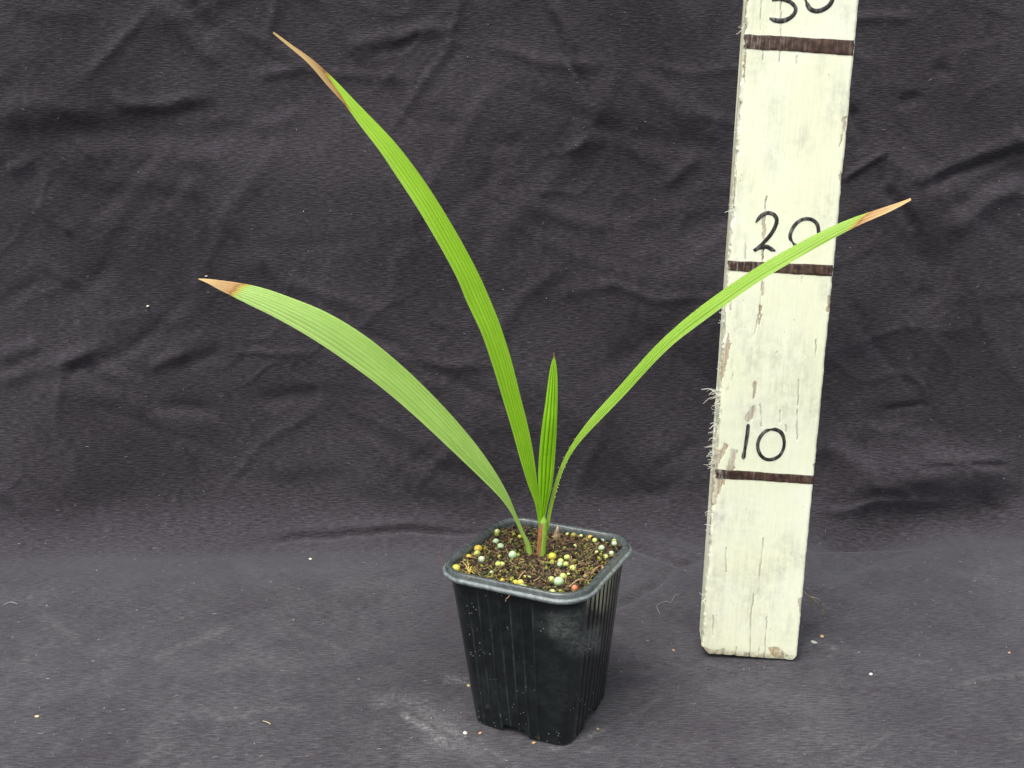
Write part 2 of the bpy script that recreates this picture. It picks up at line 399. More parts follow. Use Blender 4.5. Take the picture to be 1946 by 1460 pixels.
# creases read off the photograph: (points, half width px, height mm, kind)
z1, z2, z3 = zm(2.98, 0, 0), zm(2.527, 650, 0), zm(2.98, 0, 490)
z4, z5, z6, z7, z8 = zm(2.117, 1100, 490), zm(2.355, 1540, 0), zm(1.738, 1500, 620), zm(2.162, 0, 970), zm(2.162, 640, 1100)
CREASES = [
    (z3([(-40, 575), (230, 490)]), 13, 1.7, 'r'), (z3([(-40, 715), (150, 640), (330, 615), (575, 490)]), 13, 2.0, 'r'),
    (z3([(330, 640), (460, 635), (680, 770)]), 9, -1.3, 'r'), (z3([(455, 618), (740, 785), (1000, 1030), (1100, 1290)]), 14, 1.8, 'r'),
    (z3([(800, 765), (860, 860), (1220, 880)]), 10, -1.2, 'r'), (z3([(820, 640), (1040, 550)]), 9, 1.1, 'r'), (z3([(950, 660), (1250, 525)]), 10, -1.1, 'r'),
    (z3([(1440, 830), (1850, 765)]), 12, -1.5, 'r'), (z3([(1280, 545), (1800, 545)]), 7, 0.7, 'r'), (z3([(-30, 1300), (100, 1360), (190, 1470)]), 9, 1.1, 'r'),
    (z3([(640, 20), (380, 250)]), 16, -1.0, 'r'),
    (z1([(600, 510), (720, 600), (930, 595), (1150, 530)]), 9, 1.3, 'r'), (z1([(720, 640), (960, 640), (1260, 600)]), 13, -1.2, 'r'),
    (z1([(830, -30), (1000, 130), (1230, 390)]), 14, 1.5, 'r'), (z1([(1040, -20), (1200, 190)]), 13, -1.4, 'r'), (z1([(1420, 425), (1720, 375)]), 8, 1.1, 'r'),
    (z1([(200, 1120), (430, 1340)]), 14, 1.3, 'r'), (z1([(1100, 910), (910, 1170)]), 12, -0.9, 'r'), (z1([(200, 760), (760, 735), (1380, 770)]), 24, -2.4, 'r'),
    (z1([(-20, 640), (250, 600), (600, 670)]), 16, 1.2, 'r'), (z1([(1380, 690), (1560, 700), (1700, 620)]), 14, 1.2, 'r'), (z1([(20, 960), (200, 920)]), 12, 1.3, 'r'),
    (z2([(970, -10), (1080, 270), (1200, 480)]), 7, -1.6, 'r'), (z2([(1010, -10), (1130, 270)]), 9, 0.9, 'r'), (z2([(1390, 330), (1760, 640)]), 15, 1.4, 'r'),
    (z2([(1540, 910), (1720, 750)]), 9, 1.2, 'r'), (z2([(880, 975), (1050, 1040), (1320, 1105)]), 12, 1.1, 'r'), (z2([(-10, 225), (570, 115)]), 12, 1.2, 'r'),
    (z2([(1050, 720), (1300, 660)]), 10, 0.9, 'r'), (z2([(700, 700), (880, 680)]), 12, -0.9, 'r'), (z2([(400, 170), (130, 260)]), 9, -0.8, 'r'),
    ([(480, 1027), (578, 1018), (763, 1014), (856, 1021), (960, 1019)], 6, -2.2, 'r'), ([(480, 1010), (640, 1004), (850, 1006)], 9, 1.3, 'r'),
    ([(1120, 1015), (1197, 1033), (1237, 1052), (1289, 1071), (1350, 1064)], 6, -2.0, 'r'), ([(1289, 1075), (1246, 1109), (1170, 1155)], 6, -1.6, 'r'),
    ([(1210, 1020), (1330, 1050)], 9, 1.0, 'r'), ([(1100, 1170), (1180, 1150)], 6, -0.7, 'r'),
    ([(1540, 972), (1615, 968), (1673, 954), (1753, 954), (1840, 950)], 7, 1.8, 'r'), ([(1530, 1060), (1644, 1017), (1759, 985), (1960, 968)], 30, -9.0, 'r'), ([(1560, 935), (1700, 910), (1960, 910)], 30, 6.0, 'r'),
    ([(1868, 948), (1931, 968)], 5, -1.3, 'r'), ([(1745, 891), (1822, 882)], 5, -1.1, 'r'), ([(1835, 885), (1918, 885)], 5, -1.3, 'r'), ([(1750, 880), (1920, 872)], 8, 1.1, 'r'),
    ([(1684, 786), (1772, 770)], 6, -1.1, 'r'), ([(1644, 814), (1776, 839)], 8, 1.0, 'r'), ([(1550, 845), (1680, 910)], 13, 1.8, 'r'), ([(1640, 920), (1700, 930), (1760, 960)], 8, 1.0, 'r'),
    (z5([(185, 470), (230, 600), (238, 700)]), 8, -1.8, 'r'), (z5([(150, 810), (335, 672)]), 6, 1.6, 'r'), (z5([(340, 670), (320, 840)]), 6, -1.2, 'r'),
    (z5([(320, 830), (400, 920), (480, 1050)]), 10, -2.0, 'r'), (z5([(460, 865), (640, 780), (980, 665)]), 8, -1.9, 'r'), (z5([(470, 820), (640, 740), (980, 620)]), 12, 1.3, 'r'),
    (z5([(580, 1055), (760, 925), (980, 790)]), 16, 2.2, 'r'), (z5([(620, 960), (780, 850), (980, 720)]), 14, -1.4, 'r'), (z5([(390, 465), (510, 430)]), 8, -1.2, 'r'),
    (z5([(560, 300), (640, 340)]), 9, -0.9, 'r'), (z5([(880, 600), (980, 650)]), 10, 1.1, 'r'), (z5([(400, 1010), (560, 1200), (520, 1420)]), 20, -1.4, 'r'),
    ([(1815, 1307), (1960, 1283)], 5, 0.8, 'r'), ([(1600, 1307), (1720, 1307)], 5, 0.5, 'r'), ([(1150, 1278), (1325, 1257)], 9, -0.9, 'r'), ([(1144, 1385), (1265, 1328)], 8, 0.9, 'r'),
    ([(1160, 1370), (1255, 1322)], 9, -0.8, 'r'), ([(-40, 1105), (420, 1118), (840, 1110)], 36, 2.6, 'r'), ([(640, 640), (820, 690), (960, 690)], 8, 0.8, 'r'),
    ([(640, 780), (780, 860), (960, 930)], 14, -1.0, 'r'), ([(1060, 560), (1180, 540)], 9, 0.7, 'r'), ([(1120, 720), (1260, 640), (1370, 520)], 14, -1.0, 'r'),
    ([(380, 900), (520, 930), (700, 900)], 16, -1.0, 'r'), ([(1240, 900), (1330, 840)], 9, -0.8, 'r'), ([(1130, 960), (1300, 930)], 12, -0.8, 'r'),
]
cr = np.random.default_rng(19)
for k in range(85):
    a = cr.choice([0.62, -0.7, 0.15, 1.1, -1.2]) + cr.normal(0, 0.22); L = cr.uniform(180, 560); c0 = np.array([cr.uniform(-40, 1990), cr.uniform(-40, 960)])
    d = np.array([math.cos(a), math.sin(a)]); bn = cr.normal(0, 0.10) * L * np.array([-d[1], d[0]])
    CREASES.append(([tuple(c0 - d * L / 2), tuple(c0 + bn), tuple(c0 + d * L / 2)], cr.uniform(7, 15), cr.uniform(0.4, 1.0) * cr.choice([1, 1, -0.8]), 'r'))
# sizes above were judged on the picture: a pixel is about 0.4 mm on the cloth
jx = 5 * vnoise(PX / 30, PY / 30, 21); jy = 5 * vnoise(PX / 30, PY / 30, 22)
for pts, w, h, k in CREASES:
    P = np.asarray(pts); b0 = P.min(0) - 4 * w - 8; b1 = P.max(0) + 4 * w + 8
    mk = (PX > b0[0]) & (PX < b1[0]) & (PY > b0[1]) & (PY < b1[1]) & (SS > -0.24)
    if not mk.any(): continue
    d, sd_, t_ = poly_dist(PX[mk] + jx[mk], PY[mk] + jy[mk], pts)
    env = sstep(0, 0.22, t_) * sstep(1.0, 0.78, t_) * 0.85 + 0.15
    q = d / w
    sh = np.exp(-q * q * 0.55) if w > 7 else np.exp(-q * q * 0.9)
    disp[mk] += 0.001 * 1.45 * h * env * sh
# lie flat under the pot and the plank
def flat(cx, cy, r0, r1): return sstep(r0, r1, np.hypot(base[..., 0] - cx, base[..., 1] - cy))
fl = flat(POT[0], POT[1], 0.037, 0.06) * flat(BRD0[0] + 0.003, BRD0[1] + 0.008, 0.03, 0.05)
gm = SS <= 0.02
disp = np.where(gm, disp * fl - 0.0012 * (1 - fl), disp)
disp = np.where(SS < -0.002, np.clip(disp, -0.004, 0.006), disp)
pos = base + disp[..., None] * np.stack([np.zeros_like(XX), ny_, nz_], -1)
# chalky rub marks and dust
dust = np.zeros_like(SS); film = np.zeros_like(SS)
DUST = [(z7([(1660, 850), (1740, 885), (1770, 915), (1830, 960)]), 5, 1.0), (z7([(1560, 790), (1620, 770), (1720, 810), (1850, 900), (1930, 980)]), 13, 0.5), (z7([(1780, 950), (1850, 965)]), 9, 0.7),
        (z7([(560, 1055), (660, 985)]), 6, 0.55), (z7([(640, 605), (800, 540), (930, 492)]), 5, 0.6), (z7([(190, 430), (240, 475), (320, 530)]), 6, 0.5), (z7([(1230, 510), (1330, 545), (1420, 590)]), 5, 0.55),
        (z7([(900, 865), (1060, 835), (1230, 812)]), 4, 0.7), (z7([(600, 1040), (700, 960)]), 6, 0.4), (z7([(1080, 1040), (1150, 1055)]), 7, 0.7), (z7([(760, 1055), (820, 1050)]), 6, 0.5),
        (z8([(270, 565), (330, 595), (380, 630)]), 4, 1.0), (z8([(410, 660), (450, 675)]), 7, 0.9), (z8([(610, 690), (690, 728)]), 4, 0.6), (z8([(880, 690), (960, 670), (1100, 600)]), 4, 0.7),
        (z8([(1030, 690), (1085, 678)]), 6, 0.8), (z8([(1220, 545), (1330, 495)]), 4, 0.5), (z8([(1540, 445), (1640, 410)]), 8, 0.35), (z8([(1510, 345), (1600, 352)]), 4, 0.6), (z8([(460, 405), (545, 420)]), 9, 0.5),
        (z8([(1440, 690), (1520, 670)]), 5, 0.5), (z6([(140, 1440), (270, 1385), (335, 1345)]), 5, 0.5), (z6([(580, 1190), (775, 1157)]), 5, 0.6), (z6([(400, 1105), (500, 1115)]), 4, 0.5),
        (z6([(40, 1330), (70, 1332)]), 3, 0.7), (z6([(65, 1045), (110, 1030)]), 6, 0.9), (z6([(130, 1050), (160, 1072)]), 5, 0.8), (z6([(570, 1130), (650, 1140)]), 4, 0.4), (z6([(700, 1362), (775, 1360)]), 5, 0.4),
        (z7([(1000, 230), (1100, 290), (1160, 320)]), 14, 0.22), ([(1095, 900), (1085, 960)], 12, 0.16)]
for pts, w, a in DUST:
    P = np.asarray(pts); b0 = P.min(0) - 3 * w; b1 = P.max(0) + 3 * w
    mk = (PX > b0[0]) & (PX < b1[0]) & (PY > b0[1]) & (PY < b1[1]) & (SS > -0.24)
    if mk.any():
        d, _, _ = poly_dist(PX[mk] + jx[mk] * 1.6, PY[mk] + jy[mk] * 1.6, pts)
        dust[mk] = np.maximum(dust[mk], (0.62 if 680 < P[:, 0].mean() < 1100 else 0.28) * a * np.exp(-(d / (w * 1.2)) ** 2))
film = (1 - sstep(-0.05, 0.02, SS)) * (0.22 + 0.45 * np.clip(vnoise(XX * 18, SS * 14, 31) + 0.3, 0, 1))
mk = (np.hypot((PX - 830) / 190, (PY - 1390) / 75) < 1.5)
film = np.where(mk, np.maximum(film, film + 0.3 * np.exp(-(((PX - 850) / 150) ** 2 + ((PY - 1395) / 55) ** 2))), film)
M_CLOTH = cloth_mat()
cloth = mesh_obj('backdrop_cloth', pos, grid_faces(*SS.shape), M_CLOTH, uv=np.stack([XX, SS], -1).reshape(-1, 2),
                 attrs={'dust': dust.ravel(), 'film': film.ravel()})
tag(cloth, 'creased charcoal black cloth spread on the ground and hung behind', 'cloth', kind='structure')

def cloth_at(px, py):                        # nearest cloth grid point to a pixel
    k = np.argmin((PX - px) ** 2 + (PY - py) ** 2 + np.where(SS < -0.24, 1e9, 0))
    return pos.reshape(-1, 3)[k], np.array([0, ny_.ravel()[k], nz_.ravel()[k]])

# ------------------------------------------------------------------ the measuring plank
plank = empty('measuring_plank', BRD0, 'weathered cream painted wooden measuring plank standing upright beside the pot', 'plank')
plank.rotation_euler = Matrix(BRDM.tolist()).to_euler()
def b_uv(px, py):
    p = BRDM.T @ (at_plane(px, py, BRD0, BN) - BRD0); return p[0], p[2]
def b_world(x, y, z): return BRD0 + np.stack([x, y, z], -1) @ BRDM.T

zrow = np.r_[np.linspace(0, 0.0118, 40), np.arange(0.0122, 0.345, 0.00042), np.linspace(0.3455, BL, 40)]
NF, NS, NB = 120, 26, 14
h = BW / 2
ux = np.linspace(-1, 1, NF)
ring_x = np.r_[ux * h, np.full(NS, h), np.linspace(h, -h, NB), np.full(NS, -h)]
ring_y = np.r_[np.zeros(NF), np.linspace(0, BT, NS + 2)[1:-1], np.full(NB, BT), np.linspace(BT, 0, NS + 2)[1:-1]]
ring_n = np.r_[np.tile([[0, -1.0]], (NF, 1)), np.tile([[1.0, 0]], (NS, 1)), np.tile([[0, 1.0]], (NB, 1)), np.tile([[-1.0, 0]], (NS, 1))]
# ease the arrises
for k in range(len(ring_x)):
    fx = max(0, abs(ring_x[k]) - (h - 0.0014)) / 0.0014; fy = max(0, 0.0014 - ring_y[k]) / 0.0014
    if fx > 0 and fy > 0:
        r_ = math.hypot(fx, fy)
        if r_ > 1:
            ring_x[k] = math.copysign(h - 0.0014 + 0.0014 * fx / r_, ring_x[k]); ring_y[k] = 0.0014 - 0.0014 * fy / r_
RX = np.tile(ring_x, (len(zrow), 1)); RY = np.tile(ring_y, (len(zrow), 1)); RZ = np.tile(zrow[:, None], (1, len(ring_x)))
# ragged left arris, straighter right one, worn and rounded foot
left = sstep(-h + 0.006, -h, RX) * sstep(0.012, 0.0, RY); right = sstep(h - 0.005, h, RX) * sstep(0.012, 0.0, RY)
RX = RX + left * (0.0011 * fbm(RZ * 90, RY * 80, 41, 4) + 0.0006 * vnoise(RZ * 700, RY * 300, 42)) - right * np.abs(0.0006 * fbm(RZ * 120, RY * 90, 43, 4))
foot = np.zeros_like(RX)
cxn = np.abs(RX) / h
foot += 0.0042 * sstep(0.78, 1.0, -RX / h) ** 2 + 0.0032 * sstep(0.86, 1.0, RX / h) ** 2
foot += 0.0006 * fbm(RX * 260, RY * 60, 45, 3) + 0.0007 * sstep(0.2, 0.5, vnoise(RX * 420, RY * 20, 46)) + 0.0006
RZ = RZ + foot * np.exp(-RZ / 0.012)
toe = np.exp(-RZ / 0.0016) * 0.0012
W3 = b_world(RX, RY, RZ); bp = proj(W3); BX, BY = bp[..., 0], bp[..., 1]
front = (np.arange(len(ring_x)) < NF)[None, :] & np.ones(RX.shape, bool)
a3, a4, a5 = zm(3.476, 1300, 860), zm(2.517, 1300, 340), zm(3.475, 1340, 0)
chip = np.zeros_like(RX); tan = np.zeros_like(RX); crack = np.zeros_like(RX); dirt = np.zeros_like(RX)
jbx = 3.4 * vnoise(BX / 4, BY / 11, 51) + 2.0 * vnoise(BX / 2, BY / 5, 52)
CHIPS = [(a3([(190, -20), (250, -20), (240, 60), (225, 100), (260, 180), (240, 250), (215, 320), (205, 350), (180, 350), (185, 100)]), 0.62, 0.35),
         (a3([(300, 120), (335, 90), (330, 140), (275, 180), (240, 255), (225, 290), (250, 200)]), 0.8, 0.9),
         (a3([(165, 380), (215, 420), (235, 520), (262, 620), (280, 690), (275, 800), (200, 740), (150, 640), (130, 560)]), 0.36, 0.05),
         (a3([(90, 1225), (140, 1285), (200, 1312), (270, 1290), (262, 1350), (160, 1345), (90, 1290)]), 0.45, 0.9),
         (a3([(555, 1285), (620, 1285), (690, 1345), (660, 1390), (600, 1385), (570, 1330)]), 0.5, 1.0), (a3([(395, 1325), (440, 1325), (440, 1370), (395, 1370)]), 0.5, 0.9),
         (a3([(430, 940), (460, 940), (470, 1110), (540, 1200), (540, 1370), (440, 1370), (435, 1100)]), 0.35, 0.05),
         (a3([(755, 965), (800, 945), (790, 1110), (765, 1060)]), 0.7, 0.2), (a3([(848, 80), (880, 65), (870, 125), (855, 125)]), 0.8, 0.3),
         (a4([(213, 735), (224, 790), (207, 870), (182, 970), (168, 950), (188, 830)]), 0.9, 0.5), (a4([(333, 965), (347, 975), (342, 1040), (327, 1062), (330, 1000)]), 0.95, 0.45),
         (a4([(192, 1262), (212, 1275), (187, 1330), (158, 1368), (168, 1330)]), 0.95, 0.5), (a4([(373, 170), (390, 160), (392, 260), (382, 380), (368, 400), (371, 300)]), 0.9, 0.3),
         (a4([(370, 480), (384, 500), (380, 560), (366, 560)]), 0.9, 0.3), (a4([(688, 560), (708, 555), (694, 640), (680, 642)]), 0.95, 0.4), (a4([(358, 600), (374, 610), (366, 705), (358, 690)]), 0.9, 0.2),
         (a4([(232, -10), (247, -10), (237, 120), (218, 145), (223, 60)]), 0.9, 0.2), (a4([(205, 840), (240, 860), (230, 960), (200, 1040), (160, 1200), (150, 1150), (180, 980)]), 0.42, 0.0),
         (a4([(330, 1080), (350, 1090), (330, 1150), (300, 1170), (285, 1150)]), 0.5, 0.0), (a4([(225, 1290), (262, 1300), (240, 1360), (250, 1390), (200, 1400), (215, 1340)]), 0.5, 0.1),
         (a5([(908, 775), (940, 768), (922, 860), (902, 882), (903, 810)]), 0.95, 0.35), (a5([(893, 890), (912, 890), (888, 960), (878, 990)]), 0.85, 0.3), (a5([(888, 1125), (912, 1150), (897, 1235), (883, 1180)]), 0.9, 0.35),
         (a5([(258, 340), (277, 345), (264, 460), (250, 530), (253, 400)]), 0.9, 0.3), (a5([(160, 1370), (185, 1240), (208, 1110), (212, 1180), (192, 1375)]), 0.8, 0.2), (a5([(262, 0), (285, 0), (270, 100), (255, 120)]), 0.8, 0.2)]
for pts, a, tn in CHIPS:
    a = min(a, 0.42 + 0.25 * a)
    P = np.asarray(pts)
    mk = (BX > P[:, 0].min() - 6) & (BX < P[:, 0].max() + 6) & (BY > P[:, 1].min() - 6) & (BY < P[:, 1].max() + 6) & (RY < 0.004)
    ins = np.zeros_like(mk); ins[mk] = in_poly(BX[mk] + jbx[mk], BY[mk], pts)
    chip = np.where(ins, np.maximum(chip, a), chip); tan = np.where(ins, np.maximum(tan, tn), tan)
CRACKS = [a3([(460, 940), (440, 1100), (435, 1368)]), a3([(525, 570), (512, 700), (495, 845)]), a3([(545, 1090), (540, 1200), (530, 1375)]), a3([(275, 630), (280, 790)]), a3([(195, 1080), (190, 1210)]), a3([(345, 1290), (340, 1345)]),
          a4([(390, 100), (382, 350), (372, 420)]), a4([(372, 500), (365, 620), (335, 745)]), a4([(440, 830), (430, 905)]), a4([(548, 960), (545, 1085)]), a4([(540, 1110), (542, 1250)]), a4([(458, 1110), (460, 1165)]),
          a4([(365, 1080), (370, 1185)]), a4([(488, 1180), (490, 1212)]), a4([(632, 770), (628, 860)]), a4([(295, 280), (295, 385)]), a4([(228, 560), (224, 630)]), a4([(565, 470), (562, 500)]),
          a5([(370, -10), (368, 200)]), a5([(380, 330), (383, 400)]), a5([(503, -10), (500, 240), (490, 410)]), a5([(395, 1380), (405, 1300)]), a5([(266, 400), (258, 570)]), a5([(605, 370), (606, 420)])]
for pts in CRACKS:
    P = np.asarray(pts)
    mk = (np.abs(BX - P[:, 0].mean()) < np.ptp(P[:, 0]) / 2 + 6) & (BY > P[:, 1].min() - 3) & (BY < P[:, 1].max() + 3) & (RY < 0.003)
    if mk.any():
        d, _, t_ = poly_dist(BX[mk] + 1.4 * vnoise(BX[mk] * 0, BY[mk] / 13, 61), BY[mk], pts)
        crack[mk] = np.maximum(crack[mk], sstep(1.15, 0.5, d) * (0.25 + 0.55 * sstep(-0.35, 0.1, vnoise(BY[mk] / 17, BX[mk] * 0, 62))))
BLOBS = [a4([(330, 830)]) + [38, .8], a4([(540, 830)]) + [26, .7], a4([(480, 1060)]) + [40, .7], a4([(600, 1100)]) + [24, .8], a4([(320, 1130)]) + [28, .7], a4([(690, 150)]) + [16, .9], a4([(270, 690)]) + [30, .6], a4([(440, 870)]) + [30, .6],
         a4([(250, 330)]) + [24, .5], a4([(680, 520)]) + [16, .7], a4([(560, 930)]) + [30, .6], a3([(230, 420)]) + [24, .9], a3([(400, 440)]) + [26, .5], a3([(690, 680)]) + [26, .8], a3([(640, 770)]) + [18, .8], a3([(470, 920)]) + [44, .8], a3([(765, 720)]) + [14, .8],
         a3([(200, 850)]) + [28, .8], a3([(180, 1150)]) + [28, .7], a3([(680, 1180)]) + [22, .6], a5([(880, 680)]) + [28, .9], a5([(640, 920)]) + [20, .6], a5([(460, 720)]) + [22, .5], a5([(450, 1040)]) + [18, .6], a5([(800, 1390)]) + [22, .9],
         a5([(330, 420)]) + [22, .7], a5([(960, 60)]) + [22, .7], a5([(330, 90)]) + [26, .5], a5([(770, 430)]) + [16, .5], a5([(230, 1250)]) + [24, .6]]
for (c_, r_, a_) in BLOBS:
    dirt = np.maximum(dirt, np.where(RY < 0.004, a_ * np.exp(-(((BX - c_[0]) / r_) ** 2 + ((BY - c_[1]) / (r_ * 1.7)) ** 2)), 0))
side = (RX < -h + 0.0012) | (RY > 0.0006)
chip = np.where(side, np.maximum(chip, 0.40 + 0.25 * vnoise(RY * 300, RZ * 25, 65)), chip); dirt = np.where(side, np.maximum(dirt, 0.45), dirt)
tan = np.where(RZ < 0.0035, np.maximum(tan, 0.5), tan)
dep = -0.00018 * sstep(0.3, 0.8, chip) - 0.0007 * crack + 0.00006 * fbm(RX * 900, RZ * 60, 66, 2)
RX2 = RX + ring_n[None, :, 0] * dep; RY2 = RY + ring_n[None, :, 1] * dep + np.where(front, toe, 0)
V = np.stack([RX2, RY2, RZ], -1); nr, nc = RX.shape
V = V.reshape(-1, 3); Fq = grid_faces(nr, nc, True)
V = np.r_[V, [[0, BT / 2, 0.0008], [0, BT / 2, BL]]]
capb = [(nr * nc, j, (j + 1) % nc, (j + 1) % nc) for j in range(nc)]
capt = [(nr * nc + 1, (nr - 1) * nc + (j + 1) % nc, (nr - 1) * nc + j, (nr - 1) * nc + j) for j in range(nc)]
ext = lambda a: np.r_[a.ravel(), a.mean(), a.mean()]
Fall = [tuple(f) for f in Fq.tolist()] + [f[:3] for f in capb] + [f[:3] for f in capt]
M_WOOD = paint_wood_mat()
mesh_obj('board', V, Fall, M_WOOD, plank, attrs={'chip': ext(chip), 'tan': ext(tan), 'crack': ext(crack), 'dirt': ext(dirt)})

M_BAND = ink_mat('brown_black_marker_band', (0.030, 0.014, 0.010), (0.080, 0.040, 0.024), 0.10)
M_INK = ink_mat('black_marker_ink', (0.010, 0.010, 0.011), (0.030, 0.026, 0.024), 0.25)
def band(top, bot, wear, label):
    n, mm = 90, 12
    T = np.array([b_uv(*p) for p in top]); B_ = np.array([b_uv(*p) for p in bot])
    t = np.linspace(0, 1, n)[:, None]
    A = T[0] * (1 - t) + T[1] * t; D = B_[0] * (1 - t) + B_[1] * t
    s0 = abs(A[0, 0]) * 70
    A[:, 1] += 0.00035 * fbm(t[:, 0] * 9, t[:, 0] * 0 + s0, 71, 4); D[:, 1] += 0.00035 * fbm(t[:, 0] * 9, t[:, 0] * 0 + s0, 75, 4)
    v = np.linspace(0, 1, mm)[None, :, None]
    G = A[:, None] * (1 - v) + D[:, None] * v
    # ragged ends
    e = 0.0010 * vnoise(v[0, :, 0] * 5 + s0, v[0, :, 0] * 0, 77)
    G[0, :, 0] += e; G[-1, :, 0] += e[::-1]
    th = 0.00022 * (1 - (2 * v[0, :, 0] - 1) ** 8)
    arr = np.clip((np.abs(G[..., 0]) - (h - 0.0014)) / 0.0014, 0, 1)
    dy = 0.0014 * (1 - np.sqrt(1 - arr ** 2 * 0.98))
    P = np.stack([G[..., 0], -np.maximum(th, 0.00006)[None, :] - 0.00008 + dy, G[..., 1]], -1)
    w = wear * sstep(0.5, 0.0, np.broadcast_to(t, (n, mm))) + 0.12
    o = mesh_obj('painted_band', P, grid_faces(n, mm)[:, ::-1], M_BAND, plank, attrs={'wear': w.ravel()})
    o['label'] = label
band(a5([(264, 226), (984, 268)]), a5([(258, 320), (982, 368)]), 0.7, 'brown black band below the number 30')
band(a4([(212, 391), (713, 413)]), a4([(210, 438), (711, 466)]), 0.9, 'brown black band below the number 20')
band(a4([(152, 1388), (625, 1420)]), a4([(150, 1431), (623, 1461)]), 0.9, 'black band below the number 10')

def strokes(lines, wpx, label):
    bag_v, bag_f, bag_w, n0 = [], [], [], 0
    for ln in lines:
        P = np.array([b_uv(*p) for p in ln]); S = catmull(P, max(24, 10 * len(P)))
        T = np.gradient(S, axis=0); T /= np.linalg.norm(T, axis=1)[:, None]; N = np.stack([-T[:, 1], T[:, 0]], -1)
        n = len(S); t = np.linspace(0, 1, n); wd = wpx / 2 * 0.000265 * (1 + 0.35 * vnoise(t * 9, t * 0 + wpx, 81)) * np.sqrt(np.clip(np.minimum(t, 1 - t) * 22, 0.25, 1))
        k = 7; q = np.linspace(-1, 1, k)
        G = S[:, None] + N[:, None] * (wd[:, None] * q[None])[..., None]
        y = -0.00010 - 0.00016 * (1 - np.abs(q) ** 3)
        bag_v.append(np.stack([G[..., 0], np.broadcast_to(y, (n, k)), G[..., 1]], -1).reshape(-1, 3)); f = grid_faces(n, k) + n0; n0 += n * k
        bag_f.append(f); bag_w.append(np.full(n * k, 0.3))
    o = mesh_obj('numeral', np.concatenate(bag_v), np.concatenate(bag_f), M_INK, plank, attrs={'wear': np.concatenate(bag_w)})
    o['label'] = label
strokes([a5([(432, -118), (462, -150), (510, -150), (545, -112), (538, -58), (505, -20), (445, -4), (500, -8), (552, 8), (586, 35), (598, 62), (585, 95), (555, 122), (510, 138), (465, 135), (425, 122)])], 7.0, 'handwritten figure 3')
strokes([a5([(665, 8), (690, 55), (730, 74), (775, 65), (815, 40), (838, 5), (846, -45), (830, -100), (780, -135), (722, -120), (682, -70), (663, -20), (665, 8)])], 7.0, 'handwritten figure 0 above the top band')
strokes([a4([(343, 208), (370, 176), (400, 163), (430, 172), (443, 195), (435, 230), (415, 265), (385, 300), (350, 332), (336, 343), (365, 328), (395, 325), (420, 338), (436, 344)])], 6.6, 'handwritten figure 2')
strokes([a4([(520, 305), (507, 280), (515, 245), (540, 210), (575, 192), (610, 195), (635, 215), (643, 250), (638, 285), (610, 312), (570, 325), (535, 320), (520, 305)])], 6.2, 'handwritten figure 0 partly behind the leaf')
strokes([a4([(307, 1172), (303, 1215), (293, 1280), (282, 1340)])], 6.6, 'handwritten figure 1')
strokes([a4([(420, 1197), (388, 1208), (361, 1240), (352, 1280), (365, 1320), (390, 1340), (420, 1342), (455, 1325), (475, 1290), (478, 1250), (465, 1215), (440, 1200), (412, 1198)])], 6.4, 'handwritten figure 0 above the lowest band')

# frayed fibres along the left arris
M_FIBRE = tint_mat('pale_fibre', 0.8, 0.2, 900)
bag = Bag()
def fibre_cluster(px, py, n, ln, sp):
    for _ in range(n):
        x0, z0 = b_uv(px + rng.normal(0, 2), py + rng.normal(0, sp)); x0 = -h + 0.0006
        p = np.array([x0, rng.uniform(0.0008, 0.006), z0]); d = np.array([-1, rng.normal(0, .5), rng.normal(0.2, .8)]); d /= np.linalg.norm(d)
        L = ln * rng.uniform(0.6, 1.7) * 0.00026; pts = [p]
        for k in range(6):
            d = d + rng.normal(0, 0.45, 3); d /= np.linalg.norm(d); p = p + d * L / 6; pts.append(p)
        V_, f_ = tube(pts, np.linspace(0.00024, 0.00010, 7) * rng.uniform(0.7, 1.3), 4)
        bag.add(V_, f_, np.array([0.62, 0.62, 0.53]) * rng.uniform(0.7, 1.2))
for (px, py, n, ln, sp) in [(1352, 755, 10, 26, 6), (1352, 785, 26, 15, 18), (1352, 815, 14, 13, 8), (1350, 862, 34, 17, 12), (1348, 885, 20, 15, 8), (1345, 930, 4, 10, 4), (1343, 985, 12, 12, 8), (1341, 1010, 16, 9, 18),
                            (1333, 1140, 3, 12, 2), (1370, 600, 8, 15, 8), (1366, 650, 4, 9, 8), (1363, 700, 4, 9, 8), (1372, 525, 3, 13, 5), (1374, 480, 2, 10, 4), (1383, 400, 8, 13, 7), (1386, 375, 4, 10, 4), (1390, 280, 3, 8, 6), (1393, 250, 3, 9, 3), (1407, 45, 7, 15, 4), (1408, 70, 3, 8, 4)]:
    fibre_cluster(px, py, n, ln, sp)
fo = bag.build('frayed_fibre', M_FIBRE, plank); fo['kind'] = 'stuff'; fo['label'] = 'pale frayed fibres along the ragged left edge'

# ------------------------------------------------------------------ the pot
pot = empty('plant_pot', POT, 'small square black plastic pot with ribbed tapering sides', 'pot', POTA)
def rsq(hs, r, per_side=150, per_corner=22):
    """rounded square outline: points, outward normals, side parameter (-1..1 on flats, nan at corners), side id"""
    P, N, T, I = [], [], [], []
    for k in range(4):
        a = k * math.pi / 2; c, s = math.cos(a), math.sin(a)
        for t in np.linspace(-1, 1, per_side):
            x, y = t * (hs - r), -hs
            P.append((c * x - s * y, s * x + c * y)); N.append((s, -c)); T.append(t); I.append(k)
        for b in np.linspace(0, math.pi / 2, per_corner + 2)[1:-1]:
            x, y = hs - r + r * math.sin(b), -hs + r - r * math.cos(b); nx, ny = math.sin(b), -math.cos(b)
            P.append((c * x - s * y, s * x + c * y)); N.append((c * nx - s * ny, s * nx + c * ny)); T.append(9); I.append(k)
    return np.array(P), np.array(N), np.array(T), np.array(I)
